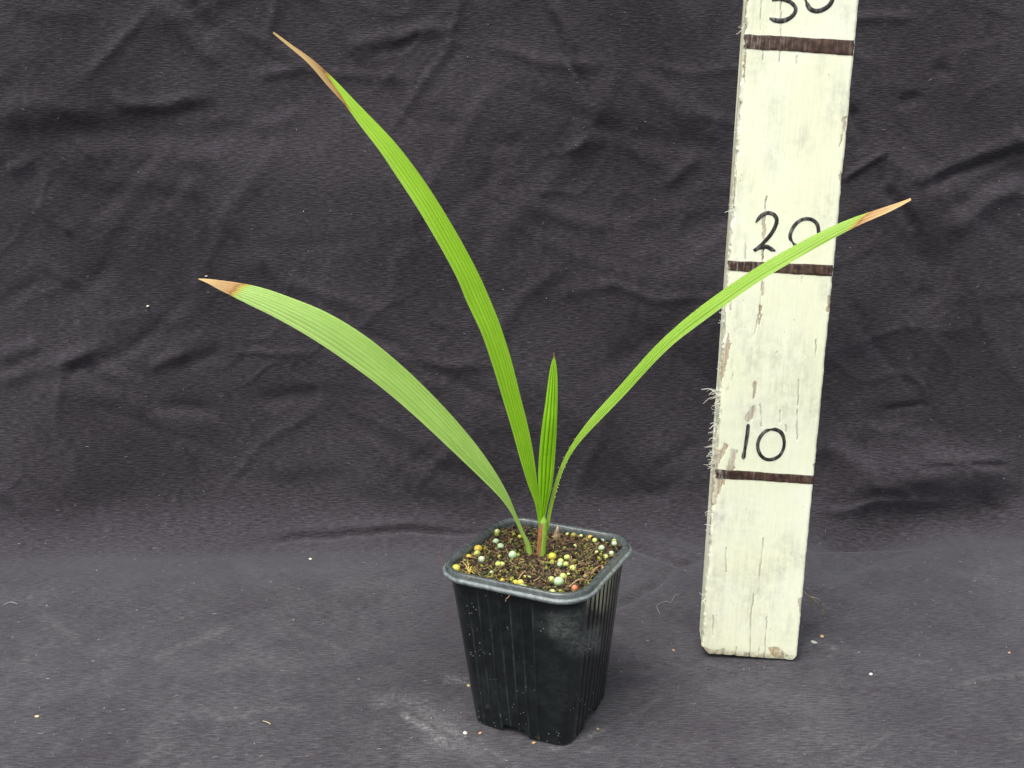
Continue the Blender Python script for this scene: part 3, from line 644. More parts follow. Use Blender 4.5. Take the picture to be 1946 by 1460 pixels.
HB, HT = 0.0246, 0.0333                      # half widths at the foot and just under the rim
def hs_at(z): return HB + (HT - HB) * (z / PH) ** 1.0
def cr_at(z): return 0.0066 + 0.0060 * z / PH
ztop = PH - 0.0040
zr = np.r_[np.linspace(0, 0.008, 12), np.linspace(0.0086, ztop, 120)]
rows, ribs = [], []
for z in zr:
    P, N, T, I = rsq(hs_at(z), cr_at(z))
    rib = np.zeros(len(P)); tz = T
    P = P + N * (0.0011 * np.where(T < 2, 1 - T ** 2, 0) * math.sin(math.pi * min(1, 0.25 + 0.6 * z / PH)))[:, None]
    grv = sstep(0.0055, 0.0075, z) if False else 1.0
    for k in range(4):
        if k == 0:   cs = [-0.95, -0.70, -0.44, -0.18, 0.08, 0.34, 0.60]
        elif k == 1: cs = [-0.86, -0.62, -0.38, -0.14, 0.10, 0.34, 0.58, 0.82]
        else:        cs = list(np.linspace(-0.9, 0.9, 8))
        for c_ in cs:
            if k != 1: rib = np.where((I == k) & (T < 2), np.maximum(rib, (np.exp(-((T - c_) / 0.020) ** 2) if k != 1 else 0)), rib)
            if k == 1: rib = np.where((I == k) & (T < 2), np.minimum(rib, -1.3 * np.exp(-((T - c_) / 0.026) ** 2)), rib)
    fade = sstep(ztop, ztop - 0.012, z) * 0.8 + 0.2
    P = P + N * (0.00050 * rib * fade)[:, None]
    # slow hand-moulded waviness
    P = P + N * (0.00018 * vnoise(P[:, 0] * 120 + 5, P[:, 1] * 120 + z * 60, 91))[:, None]
    zz = np.full(len(P), z)
    notch = np.where(T < 2, sstep(0.40, 0.26, np.abs(T + 0.08)), 0) * 0.0030
    zz = np.where(z < 0.008, notch + (0.008 - notch) * (z / 0.008), zz)
    rows.append(np.c_[P, zz]); ribs.append(np.clip(rib, 0, 1) * fade)
G = np.stack(rows)                            # rows x ring x 3
nr, nc = G.shape[:2]
Wd = G.reshape(-1, 3) @ POTM.T + POT; pw = proj(Wd)
ph2 = zm(4.865, 820, 1120)
hx, hy = pw[:, 0] + 7 * vnoise(pw[:, 0] / 9, pw[:, 1] / 9, 93), pw[:, 1] + 7 * vnoise(pw[:, 0] / 9, pw[:, 1] / 9, 94)
facing = ((np.c_[Wd - CAM] * np.c_[(G.reshape(-1, 3)[:, :2] @ POTM[:2, :2].T), np.zeros(len(Wd))]).sum(1) < 0)
haze = 0.95 * in_poly(hx, hy, ph2([(1080, 215), (1390, 190), (1400, 380), (1560, 330), (1570, 560), (1400, 600), (1270, 570), (1250, 450), (1090, 455)])) + 0.2 * in_poly(hx, hy, ph2([(930, 210), (1090, 210), (1090, 430), (960, 400)]))
haze = np.maximum(haze, 0.13 * np.exp(-(((pw[:, 0] - 1080) / 40) ** 2 + ((pw[:, 1] - 1310) / 90) ** 2)))
speck = np.zeros(len(pw))
for (qx, qy, r_) in [(400, 560, 60), (420, 620, 50), (1040, 330, 80), (600, 930, 90), (1450, 480, 130), (1640, 800, 90), (1400, 1050, 90), (560, 280, 90), (650, 1180, 110), (1080, 1330, 140), (380, 400, 80)]:
    (cx_, cy_), = ph2([(qx, qy)]); speck = np.maximum(speck, np.exp(-(((pw[:, 0] - cx_) ** 2 + (pw[:, 1] - cy_) ** 2) / (r_ / 4.865) ** 2)))
speck = np.maximum(speck, 0.8 * np.exp(-G.reshape(-1, 3)[:, 2] / 0.003))
hz2 = haze.reshape(nr, nc)
for _ in range(10):
    hz2 = (hz2 + np.roll(hz2, 1, 1) + np.roll(hz2, -1, 1) + np.roll(hz2, 2, 1) + np.roll(hz2, -2, 1)) / 5; hz2[1:-1] = (hz2[1:-1] * 2 + hz2[:-2] + hz2[2:]) / 4
haze = hz2.ravel()
M_POT = pot_mat()
mesh_obj('wall', G.reshape(-1, 3), grid_faces(nr, nc, True), M_POT, pot, attrs={'haze': np.where(facing, haze, 0), 'speck': speck, 'dust_sheen': 0.20 * np.concatenate(ribs) * sstep(-0.35, 0.35, vnoise(pw[:, 0] / 11, pw[:, 1] / 40, 97))})
# rim: flat lip with a second lower ledge, then the inner wall down into the pot
RIMP = [(-0.0002, -0.0048), (0.0012, -0.0046), (0.0024, -0.0044), (0.0029, -0.0040), (0.0030, -0.0030), (0.0026, -0.0026), (0.0021, -0.0025), (0.0018, -0.0022), (0.0016, -0.0012), (0.0012, -0.0003), (0.0006, 0.0), (0.0001, -0.00015),
        (-0.0007, -0.0003), (-0.0012, -0.0009), (-0.0015, -0.0020), (-0.0017, -0.0045), (-0.0022, -0.010)]
rr, rd = [], []
for o_, dz in RIMP:
    P, N, T, I = rsq(HT + o_, 0.0128 + o_, 60, 26)
    wob = 0.0003 * vnoise(P[:, 0] * 60, P[:, 1] * 60, 95)
    rr.append(np.c_[P + N * (0.00025 * vnoise(P[:, 0] * 90, P[:, 1] * 90, 96))[:, None], PH + dz + wob])
    rd.append(np.full(len(P), 0.95 if o_ > 0.0019 else (0.35 if o_ > -0.001 else 0.45)))  # outer lip palest, carrying its painted highlight
rr = np.stack(rr); rd = np.concatenate(rd)
mesh_obj('rim', rr.reshape(-1, 3), grid_faces(rr.shape[0], rr.shape[1], True), M_POT, pot, attrs={'haze': rd * 0.25, 'speck': rd * 0.3, 'dust_sheen': rd})
# floor of the pot, a little above the notched feet
P, N, T, I = rsq(hs_at(0.005) - 0.0006, cr_at(0.005), 20, 6)
n = len(P)
mesh_obj('base', np.r_[np.c_[P, np.full(n, 0.0046)], [[0, 0, 0.0046]]], [(n, i, (i + 1) % n) for i in range(n)], M_POT, pot, attrs={'haze': np.zeros(n + 1), 'speck': np.zeros(n + 1), 'dust_sheen': np.zeros(n + 1)})

# ------------------------------------------------------------------ potting soil
def soil_h(x, y):
    return SOILZ + 0.0016 * vnoise(x * 90, y * 90, 101) + 0.0014 * vnoise(x * 260, y * 260, 102) + 0.0010 * vnoise(x * 600, y * 600, 103) + 0.0006 * vnoise(x * 1300, y * 1300, 104) \
        - 0.0008 * np.exp(-((x - 0.003) ** 2 + (y + 0.001) ** 2) / 0.00005)
HI = HT - 0.0015; RI = 0.0112
def inside(x, y, mrg=0.0):
    hs_ = HI - mrg; ax, ay = np.abs(x), np.abs(y); q = hs_ - RI
    return (ax < hs_) & (ay < hs_) & ((np.hypot(np.maximum(ax - q, 0), np.maximum(ay - q, 0)) < RI))
ns = 150
rad = np.linspace(0, 1, ns); P, N, T, I = rsq(HI, RI, 60, 12)
SP = rad[:, None, None] * P[None]
SZ = soil_h(SP[..., 0], SP[..., 1])
SV = np.concatenate([SP, SZ[..., None]], -1)
def soil_mat():
    t = NT('peaty_potting_soil'); c = t.coord('Object')
    a = t.noise(c, 520, 5, 0.7); b = t.noise(c, 90, 3); g = t.noise(c, 210, 4)
    col = t.ramp(a, [(0.3, (0.007, 0.006, 0.004)), (0.5, (0.030, 0.022, 0.013)), (0.7, (0.11, 0.075, 0.04))])
    col = t.mix(t.math('MULTIPLY', t.math('MULTIPLY', t.rng(g, 0.5, 0.68), t.rng(b, 0.42, 0.6)), 0.75), col, (0.12, 0.125, 0.02))
    return t.bs(Base_Color=col, Roughness=0.85, Normal=t.bump(a, 0.001))
soil = mesh_obj('potting_soil', SV.reshape(-1, 3), grid_faces(ns, len(P), True), soil_mat())
soil.location = POT; soil.rotation_euler = (0, 0, POTA)
tag(soil, 'dark brown peaty potting soil filling the black pot', 'soil', kind='stuff')
def rnd_soil(mrg=0.001):
    while True:
        x, y = rng.uniform(-HI, HI, 2)
        if inside(x, y, mrg): return x, y
M_TINT = tint_mat('soil_bits', 0.85, 0.45, 1500, 0.25, 0.0003)
BROWN = [(0.035, 0.022, 0.013), (0.07, 0.042, 0.023), (0.13, 0.08, 0.042), (0.020, 0.014, 0.010), (0.17, 0.115, 0.06), (0.012, 0.010, 0.008), (0.085, 0.058, 0.03), (0.015, 0.013, 0.01)]
bag = Bag(); iv, if_ = ico()
for k in range(3600):
    x, y = rnd_soil(0.0006); r_ = 0.0003 + 0.0009 * rng.random() ** 2.4
    v = iv * (1 + 0.35 * rng.normal(size=(12, 1))) * r_ * np.array([rng.uniform(0.6, 1.7), rng.uniform(0.5, 1.1), rng.uniform(0.4, 0.9)])
    v = v @ rand_rot().T + [x, y, float(soil_h(x, y)) + r_ * 0.35]
    col = np.array(BROWN[rng.integers(len(BROWN))]) * rng.uniform(0.6, 1.5)
    if rng.random() < 0.11: col = np.array([0.20, 0.22, 0.035]) * rng.uniform(0.6, 1.4)
    bag.add(v, if_, col)
o = bag.build('soil_crumb', M_TINT, soil, smooth=False); o['kind'] = 'stuff'
bag = Bag()
for k in range(330):
    x, y = rnd_soil(0.0025); L = rng.uniform(0.0015, 0.0065); a = rng.uniform(0, 2 * math.pi); b = rng.normal(0, 0.3)
    d = np.array([math.cos(a) * math.cos(b), math.sin(a) * math.cos(b), math.sin(b)]); p = np.array([x, y, float(soil_h(x, y)) + 0.0007]); bend = rng.normal(0, 0.25, 3)
    pts = [p + d * L * (t - .5) + bend * L * (t - .5) ** 2 for t in np.linspace(0, 1, 5)]
    pts = [q for q in pts if inside(q[0], q[1], 0.0004)]
    if len(pts) < 3: continue
    V_, f_ = tube(pts, rng.uniform(0.00008, 0.00024), 4)
    col = np.array([(0.17, 0.10, 0.05), (0.28, 0.18, 0.09), (0.07, 0.04, 0.02), (0.30, 0.24, 0.08), (0.14, 0.05, 0.025)][rng.integers(5)]) * rng.uniform(0.7, 1.3)
    bag.add(V_, f_, col)
o = bag.build('peat_fibre', M_TINT, soil); o['kind'] = 'stuff'
bag = Bag()                                   # green moss and algae tufts
for k in range(520):
    cl = [(-0.020, 0.018), (0.018, 0.020), (0.026, 0.008), (0.024, -0.010), (-0.010, -0.026), (0.010, 0.004), (-0.012, 0.010), (-0.027, -0.012)][rng.integers(8)]
    x, y = cl[0] + rng.normal(0, 0.005), cl[1] + rng.normal(0, 0.005)
    if not inside(x, y, 0.001): continue
    p = np.array([x, y, float(soil_h(x, y)) + 0.0003]); d = np.array([rng.normal(0, .8), rng.normal(0, .8), 0.6]); d /= np.linalg.norm(d); L = rng.uniform(0.0006, 0.0018)
    V_, f_ = tube([p, p + d * L * .5, p + d * L + [0, 0, -L * .2]], [0.00028, 0.00025, 0.00008], 4)
    bag.add(V_, f_, np.array([(0.16, 0.20, 0.03), (0.05, 0.085, 0.02), (0.28, 0.27, 0.05), (0.025, 0.05, 0.02)][rng.integers(4)]) * rng.uniform(0.7, 1.3))
o = bag.build('moss_tuft', M_TINT, soil); o['kind'] = 'stuff'

# ------------------------------------------------------------------ fertiliser beads on the soil
BM = {'ochre': bead_mat('ochre_bead', (0.34, 0.20, 0.02), (0.50, 0.36, 0.04), (0.56, 0.46, 0.09)), 'yellow': bead_mat('yellow_bead', (0.40, 0.33, 0.02), (0.50, 0.44, 0.06), (0.56, 0.53, 0.16)),
      'lime': bead_mat('lime_bead', (0.26, 0.38, 0.05), (0.44, 0.54, 0.12), (0.55, 0.63, 0.22)), 'yg': bead_mat('yellow_green_bead', (0.31, 0.36, 0.07), (0.43, 0.48, 0.15), (0.52, 0.56, 0.25)),
      'mint': bead_mat('pale_mint_bead', (0.27, 0.40, 0.22), (0.37, 0.51, 0.30), (0.47, 0.59, 0.40)), 'white': bead_mat('white_bead', (0.34, 0.40, 0.24), (0.46, 0.53, 0.36), (0.56, 0.61, 0.45)),
      'orange': bead_mat('orange_bead', (0.36, 0.10, 0.04), (0.50, 0.17, 0.07), (0.56, 0.26, 0.12)), 'mixed': bead_mat('yellow_orange_bead', (0.30, 0.42, 0.04), (0.56, 0.44, 0.05), (0.55, 0.25, 0.04)),
      'olive': bead_mat('olive_bead', (0.16, 0.16, 0.02), (0.28, 0.26, 0.04), (0.38, 0.36, 0.08))}
BEADS = [(432, 412, 42, 'ochre', 'ochre bead by the left rim, touching the yellow green bead below it'), (423, 467, 35, 'yg', 'yellow green bead just below the ochre bead by the left rim'),
    (465, 512, 34, 'white', 'rough whitish bead between the left yellow green bead and the centre'), (597, 340, 33, 'mint', 'upper of two mint beads left of the bent leaf base'),
    (640, 395, 36, 'mint', 'lower of two mint beads left of the bent leaf base'), (752, 492, 43, 'mint', 'large pale mint bead alone in front of the left leaf base'),
    (215, 590, 42, 'yellow', 'yellow bead tucked in the left corner of the rim'), (335, 465, 33, 'ochre', 'half buried ochre bead against the left rim'),
    (572, 232, 32, 'yg', 'yellow green bead near the far left corner of the rim'), (617, 550, 30, 'lime', 'left half of the lime pair below the mint beads'), (652, 546, 28, 'lime', 'right half of the lime pair below the mint beads'),
    (557, 627, 20, 'white', 'tiny pale bead left of centre near the front'), (680, 742, 36, 'yg', 'yellow green bead half buried at the front rim, left of the yellow pair'),
    (778, 715, 33, 'yellow', 'left bead of the yellow pair at the front rim'), (823, 728, 33, 'yellow', 'right bead of the yellow pair at the front rim'),
    (770, 766, 25, 'yg', 'small bead wedged under the yellow pair at the front rim'), (835, 777, 33, 'white', 'white bead below the yellow pair against the front rim'),
    (1107, 683, 35, 'yg', 'left bead of the trio around the largest mint bead'), (1217, 667, 34, 'yg', 'right bead of the trio around the largest mint bead'),
    (1177, 722, 47, 'mint', 'largest mint bead in the trio near the front right corner'), (1325, 762, 33, 'orange', 'single orange red bead in the front right corner'),
    (1117, 477, 40, 'mixed', 'yellow bead with orange blush right of the stem base'), (1195, 505, 32, 'yg', 'upper left bead of the five bead cluster right of the stem'),
    (1252, 492, 30, 'lime', 'upper right bead of the five bead cluster right of the stem'), (1187, 562, 28, 'mint', 'lower left bead of the five bead cluster right of the stem'),
    (1243, 562, 28, 'yg', 'lower middle bead of the five bead cluster right of the stem'), (1308, 580, 33, 'lime', 'lower right bead of the five bead cluster right of the stem'),
    (1040, 802, 33, 'yg', 'left of two beads peeping over the front rim at its middle'), (1118, 818, 33, 'yg', 'right of two beads peeping over the front rim at its middle'),
    (1325, 392, 22, 'yg', 'small bead on open soil between the stem and right rim'), (1572, 412, 33, 'white', 'white bead at the left of the group along the right rim'),
    (1612, 470, 28, 'yg', 'lowest pale bead of the group along the right rim'), (1665, 445, 25, 'white', 'white bead pressed against the right rim'), (1528, 442, 22, 'yg', 'small yellow green bead beside the white one of the right group'),
    (1510, 340, 28, 'lime', 'pale green bead set apart above the right group'), (1258, 267, 22, 'yg', 'small bead behind the tan flake toward the back rim'),
    (1690, 385, 30, 'white', 'white bead high up along the right rim'), (1688, 350, 24, 'lime', 'topmost lime bead along the right rim'), (905, 672, 18, 'yg', 'right of two tiny beads in the front middle soil'),
    (860, 676, 17, 'lime', 'left of two tiny beads in the front middle soil'), (1268, 637, 18, 'lime', 'tiny lime bead below the five bead cluster'), (745, 325, 28, 'olive', 'olive half buried lump left of the bent leaf base'),
    (815, 292, 24, 'yellow', 'yellow lump directly behind the bent leaf base'), (1620, 303, 28, 'white', 'pale half buried bead in the back right corner'), (655, 690, 28, 'ochre', 'half buried ochre lump above the front rim'),
    (630, 497, 22, 'olive', 'dull olive bead above the lime pair'), (1425, 262, 18, 'lime', 'tiny lime bead by the back rim, right side'), (1360, 240, 30, 'olive', 'olive mossy lump at the back rim right of centre'), (1490, 290, 28, 'ochre', 'brownish ochre lump near the back right corner')]
z_b = zm(4.865, 820, 960)
def ball(sub_u=14, sub_v=9):
    vs_ = []; 
    for i in range(sub_v + 1):
        a = math.pi * i / sub_v
        for j in range(sub_u):
            b = 2 * math.pi * j / sub_u; vs_.append((math.sin(a) * math.cos(b), math.sin(a) * math.sin(b), math.cos(a)))
    return np.array(vs_), grid_faces(sub_v + 1, sub_u, True)
for (zx, zy, zr_, ck, lab) in BEADS:
    (px, py), = z_b([(zx, zy)])
    r_ = zr_ / 4.865 / F * 0.415
    p = at_z(px, py, SOILZ + r_ * 0.6); q = POTM.T @ (p - POT)
    if not inside(q[0], q[1], r_ * 0.5):     # keep within the rim
        for _ in range(40):
            q[:2] *= 0.985
            if inside(q[0], q[1], r_ * 0.5): break
    buried = 'buried' in lab or 'lump' in lab
    zc = float(soil_h(q[0], q[1])) + r_ * (0.30 if buried else 0.72)
    w = POTM @ np.array([q[0], q[1], 0]) + POT; w[2] = zc
    bv, bf = ball()
    lump = 0.16 if buried or 'rough' in lab else 0.05
    bv = bv * (1 + lump * vnoise(bv[:, 0] * 2.1 + zx, bv[:, 1] * 2.1 + bv[:, 2] * 1.7, 111))[:, None] * np.array([1, rng.uniform(0.9, 1.06), rng.uniform(0.88, 1.0)])
    o = mesh_obj('fertiliser_bead', bv * r_, bf, BM[ck]); o.location = w; o.rotation_euler = (0, 0, rng.uniform(0, 6.28))
    tag(o, lab, 'bead', 'fertiliser beads on the potting soil')

# tan bark flake standing up behind the stem
(fx0, fy0), (fx1, fy1) = z_b([(1150, 312), (1168, 195)])
p0 = at_z(fx0, fy0, SOILZ + 0.0006); p1 = at_y(fx1, fy1, p0[1] - 0.001)
ax = p1 - p0; L = np.linalg.norm(ax); ax /= L; sdv = np.cross(ax, [0, -1, 0]); sdv /= np.linalg.norm(sdv); nrm = np.cross(sdv, ax)
fv, nfl = [], 14
for i in range(nfl):
    t = i / (nfl - 1); wdt = 0.0019 * (0.55 + 0.6 * math.sin(math.pi * min(t * 1.15 + 0.1, 1)) ** 0.8) * (1 if t < 0.85 else 1 - (t - .85) * 3.6)
    for a in np.linspace(0, 2 * math.pi, 10, endpoint=False):
        fv.append(p0 + ax * L * (t * 1.1 - 0.1) + sdv * wdt * .62 * math.cos(a) + nrm * 0.00055 * math.sin(a) * (1 + 0.4 * math.sin(t * 9)) + nrm * 0.0006 * math.sin(t * 3))
fv = np.array(fv); tintv = np.tile([0.50, 0.36, 0.23], (len(fv), 1))
o = mesh_obj('bark_flake', fv, [tuple(r) for r in grid_faces(nfl, 10, True).tolist()] + [tuple(range(9, -1, -1)), tuple(range((nfl - 1) * 10, nfl * 10))], tint_mat('tan_bark', 0.75, 0.4, 700, 0.3, 0.0003), attrs={'tint': tintv})
tag(o, 'tan papery flake standing in the soil right of the stem', 'flake')
# dry star-shaped sprig at the left
bag = Bag(); (sx, sy), = z_b([(350, 625)]); ps = at_z(sx, sy, SOILZ + 0.0012)
for (ex, ey) in [(285, 520), (330, 505), (380, 560), (385, 605), (300, 640), (345, 680), (400, 640), (310, 590)]:
    (qx, qy), = z_b([(ex, ey)]); pe = at_z(qx, qy, SOILZ + 0.0030)
    V_, f_ = tube([ps, (ps + pe) / 2 + [0, 0, 0.0009], pe], [0.0003, 0.00026, 0.0001], 5); bag.add(V_, f_, np.array([0.40, 0.31, 0.08]) * rng.uniform(0.7, 1.2))
tag(bag.build('dry_sprig', M_TINT), 'dry straw coloured starry moss sprig near the left rim', 'moss')
# thin roots over the rim
bag = Bag(); V_, f_ = tube(catmull([at_y(*z_b([q])[0], 0.392) for q in [(125, 560), (85, 505), (68, 455), (78, 425)]], 14), 0.00014, 5); bag.add(V_, f_, (0.20, 0.10, 0.07))
tag(bag.build('root_hair', M_TINT), 'thin dark root curling up outside the left rim of the pot', 'root')
bag = Bag(); V_, f_ = tube(catmull([at_y(*z_b([q])[0], 0.3600) for q in [(722, 836), (705, 858), (690, 866), (686, 892)]], 12), 0.00014, 5); bag.add(V_, f_, (0.42, 0.25, 0.12))
tag(bag.build('root_hair', M_TINT), 'short tan fibre hanging over the front rim of the pot', 'root')
bag = Bag()
for (a_, b_) in [((868, 608), (800, 690)), ((1395, 680), (1285, 740)), ((1560, 560), (1470, 640))]:
    A_, B_ = [at_z(*z_b([q])[0], SOILZ + 0.0022) for q in (a_, b_)]
    V_, f_ = tube([A_, (A_ + B_) / 2 + [0, 0, 0.0006], B_], [0.0002, 0.00028, 0.00015], 5); bag.add(V_, f_, (0.40, 0.26, 0.13))
o = bag.build('straw_fibre', M_TINT); tag(o, 'loose tan straw fibres lying across the potting soil', 'straw', kind='stuff')

# ------------------------------------------------------------------ the palm seedling
STEM = at_z(1028, 1056, SOILZ); YS = STEM[1]
palm = empty('palm_seedling', STEM, 'young palm seedling with four strap leaves growing in the black pot', 'plant')
def leaf(label, pairs, dya, dyb, mat, tipf, pleats, amp, camber, nu=220, nv=61, smooth_n=11):
    """pairs: (edge a, edge b) in photo pixels from base to tip; dya/dyb: depth offsets (m) along the leaf"""
    A = np.array([p[0] for p in pairs], float); B_ = np.array([p[1] for p in pairs], float)
    Mx = (A + B_) / 2; tk = np.r_[0, np.cumsum(np.linalg.norm(np.diff(Mx, axis=0), axis=1))]; tk /= tk[-1]
    Q = catmull(np.c_[A, B_], nu)            # joint spline keeps both edges in step
    kq = np.hanning(smooth_n + 2)[1:-1]; kq /= kq.sum(); hw = smooth_n // 2
    ext_ = np.r_[2 * Q[:1] - Q[hw:0:-1], Q, 2 * Q[-1:] - Q[-2:-hw - 2:-1]]
    Q = np.stack([np.convolve(ext_[:, c_], kq, 'valid') for c_ in range(4)], -1)
    Mq = (Q[:, :2] + Q[:, 2:]) / 2; t = np.r_[0, np.cumsum(np.linalg.norm(np.diff(Mq, axis=0), axis=1))]; t /= t[-1]
    ya = np.interp(t, np.linspace(0, 1, len(dya)), dya); yb = np.interp(t, np.linspace(0, 1, len(dyb)), dyb)
    ker = np.hanning(41); ker /= ker.sum()
    sm = lambda q: np.convolve(np.pad(q, 20, 'edge'), ker, 'valid')
    ya, yb = sm(ya), sm(yb)
    EA = np.array([at_y(Q[i, 0], Q[i, 1], YS + ya[i]) for i in range(nu)]); EB = np.array([at_y(Q[i, 2], Q[i, 3], YS + yb[i]) for i in range(nu)])
    v = np.linspace(0, 1, nv)
    S = EA[:, None] * (1 - v[None, :, None]) + EB[:, None] * v[None, :, None]
    du = np.gradient(S, axis=0); dv = np.gradient(S, axis=1)
    Nn = np.cross(du, dv); Nn /= np.linalg.norm(Nn, axis=2)[..., None] + 1e-12
    Nn *= np.sign(np.sum(Nn * (CAM - S), axis=2))[..., None]
    Wd_ = np.linalg.norm(EA - EB, axis=1)
    full = sstep(0.0, 0.006, Wd_)[:, None]
    ph = v * pleats; tri = np.abs((ph % 1) - 0.5) * 2          # 1 at pleat lines, 0 mid pleat
    k_ = sstep(0.0, 1.0, tri) ** 2.0
    endf = sstep(0, 0.12, v) * sstep(1, 0.88, v)
    und = 0.0006 * vnoise(t[:, None] * 9 + pleats, v[None] * 2, 121)
    S = S + Nn * (full * (camber * Wd_[:, None] * (1 - (2 * v[None] - 1) ** 2) - amp * k_[None] * endf[None] + und * endf[None]))[..., None]
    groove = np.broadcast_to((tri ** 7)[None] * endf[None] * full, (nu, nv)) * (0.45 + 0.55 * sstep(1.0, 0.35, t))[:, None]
    edge = np.broadcast_to(sstep(0.06, 0.0, np.minimum(v, 1 - v))[None], (nu, nv))
    tip = (t[:, None] - tipf(v)[None] + 0.008 * vnoise(v[None] * 13, t[:, None] * 30, 123)) / 0.022
    Fq = grid_faces(nu, nv); tf = tip.ravel()[Fq].mean(1) > 0
    UVv = np.stack([np.broadcast_to(t[:, None], (nu, nv)), np.broadcast_to(v[None], (nu, nv))], -1).reshape(-1, 2)
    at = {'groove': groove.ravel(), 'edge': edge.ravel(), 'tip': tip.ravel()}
    def sub(name, faces, parent):
        idx, inv = np.unique(faces, return_inverse=True)
        return mesh_obj(name, S.reshape(-1, 3)[idx], inv.reshape(faces.shape), mat, parent, uv=UVv[idx], attrs={k: a[idx] for k, a in at.items()}, loc=STEM)
    o = sub('leaf', Fq[~tf], palm); o['label'] = label
    if tf.any():
        d = sub('dry_tip', Fq[tf], o); d['label'] = 'withered tan brown tip'
    return S
l7, l6, l8, l4, l4b = zm(2.703, 340, 480), zm(2.755, 340, 30), zm(3.319, 920, 640), zm(2.517, 1300, 340), zm(2.117, 1100, 490)
def prs(fn, L): return [(fn([a])[0], fn([b])[0]) for a, b in L]
MG_L = leaf_mat('pale_matte_green_leaf', (0.25, 0.44, 0.070), (0.38, 0.59, 0.14), (0.17, 0.36, 0.04), trans=0.26)
MG_T = leaf_mat('bright_green_leaf', (0.29, 0.63, 0.008), (0.43, 0.77, 0.05), (0.10, 0.32, 0.004), pale_sheen=0.55, trans=0.42)
MG_S = leaf_mat('fresh_green_spear', (0.25, 0.60, 0.008), (0.36, 0.73, 0.02), (0.05, 0.20, 0.004), trans=0.36)
MG_R = leaf_mat('yellow_green_leaf', (0.20, 0.40, 0.015), (0.30, 0.50, 0.06), (0.15, 0.34, 0.02), trans=0.32)
LP = [((1012, 1054), (1002, 1055)), ((1006, 1030), (998, 1031))] + prs(l7, [((1780, 1455), (1763, 1458)), ((1755, 1395), (1737, 1400)), ((1727, 1330), (1705, 1335)), ((1692, 1245), (1648, 1258)), ((1612, 1105), (1532, 1142)), ((1490, 940), (1385, 1002)),
    ((1330, 760), (1220, 848)), ((1150, 585), (1045, 698)), ((960, 430), (860, 560)), ((760, 308), (670, 434)), ((560, 226), (490, 332)), ((430, 182), (372, 274)), ((315, 157), (272, 224)), ((205, 142), (195, 185)), ((140, 134), (138, 152)), ((102, 134), (100, 138))])
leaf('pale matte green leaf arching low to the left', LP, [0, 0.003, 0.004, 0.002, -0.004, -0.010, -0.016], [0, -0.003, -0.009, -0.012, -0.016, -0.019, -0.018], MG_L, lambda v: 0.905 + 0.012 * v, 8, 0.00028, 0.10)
TP = [((1032, 1004), (1024, 1004))] + prs(l7, [((1856, 1360), (1843, 1368)), ((1850, 1290), (1830, 1290)), ((1843, 1200), (1797, 1205)), ((1825, 1060), (1757, 1078)), ((1795, 900), (1712, 915)), ((1755, 740), (1667, 765)), ((1710, 560), (1612, 585)),
    ((1660, 400), (1556, 420)), ((1635, 330), (1512, 325)), ((1602, 250), (1474, 245)), ((1546, 122), (1432, 140))]) + prs(l6, [((1490, 1200), (1390, 1250)), ((1400, 1045), (1310, 1110)), ((1312, 905), (1225, 970)), ((1220, 775), (1140, 842)), ((1120, 650), (1050, 707)),
    ((1010, 535), (953, 582)), ((900, 422), (865, 462)), ((802, 320), (773, 362)), ((700, 232), (680, 252)), ((592, 158), (582, 168)), ((494, 88), (491, 92))])
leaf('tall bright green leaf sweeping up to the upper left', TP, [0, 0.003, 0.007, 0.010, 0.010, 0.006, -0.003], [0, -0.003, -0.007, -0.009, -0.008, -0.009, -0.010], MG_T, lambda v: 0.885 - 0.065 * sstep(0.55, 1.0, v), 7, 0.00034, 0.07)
SPR = prs(l8, [((375, 1210), (352, 1210)), ((383, 1150), (353, 1150)), ((400, 1060), (348, 1060)), ((425, 960), (342, 960)), ((440, 850), (341, 850)), ((450, 720), (348, 720)), ((458, 580), (362, 580)), ((463, 420), (385, 420)), ((463, 270), (405, 270)), ((457, 190), (420, 185)), ((448, 140), (432, 142)), ((443, 118), (438, 120)), ((441, 96), (439, 96))])
leaf('short upright spear leaf still half folded', SPR, [0, -0.002, -0.003, -0.003, -0.002, -0.001], [0, -0.003, -0.005, -0.006, -0.004, -0.001], MG_S, lambda v: 0.972 + 0 * v, 4, 0.0007, 0.10)
RP = [((1036, 1010), (1042, 1010))] + prs(l8, [((386, 1150), (408, 1152)), ((405, 1078), (430, 1082)), ((424, 1000), (446, 1010)), ((444, 925), (466, 932)), ((464, 850), (490, 852)), ((489, 780), (518, 782)), ((540, 695), (566, 708))]) + \
    prs(l4b, [((0, 703), (4, 740)), ((70, 618), (98, 640)), ((150, 533), (184, 555)), ((240, 428), (278, 448)), ((330, 330), (376, 350))]) + prs(l4, [((0, 672), (10, 742)), ((120, 578), (142, 645)), ((240, 494), (262, 558)), ((360, 414), (382, 476)), ((480, 345), (502, 406)),
    ((600, 280), (622, 336)), ((715, 222), (728, 278)), ((800, 188), (812, 232)), ((880, 160), (900, 192)), ((980, 130), (988, 160)), ((1045, 107), (1050, 126)), ((1084, 94), (1087, 102))])
leaf('narrow green leaf arching right across the plank', RP, [0, 0.001, 0.002, 0.001, -0.002, -0.007, -0.011], [0, -0.001, -0.003, -0.006, -0.009, -0.013, -0.014], MG_R, lambda v: 0.925 - 0.05 * v, 5, 0.00030, 0.16, smooth_n=33)
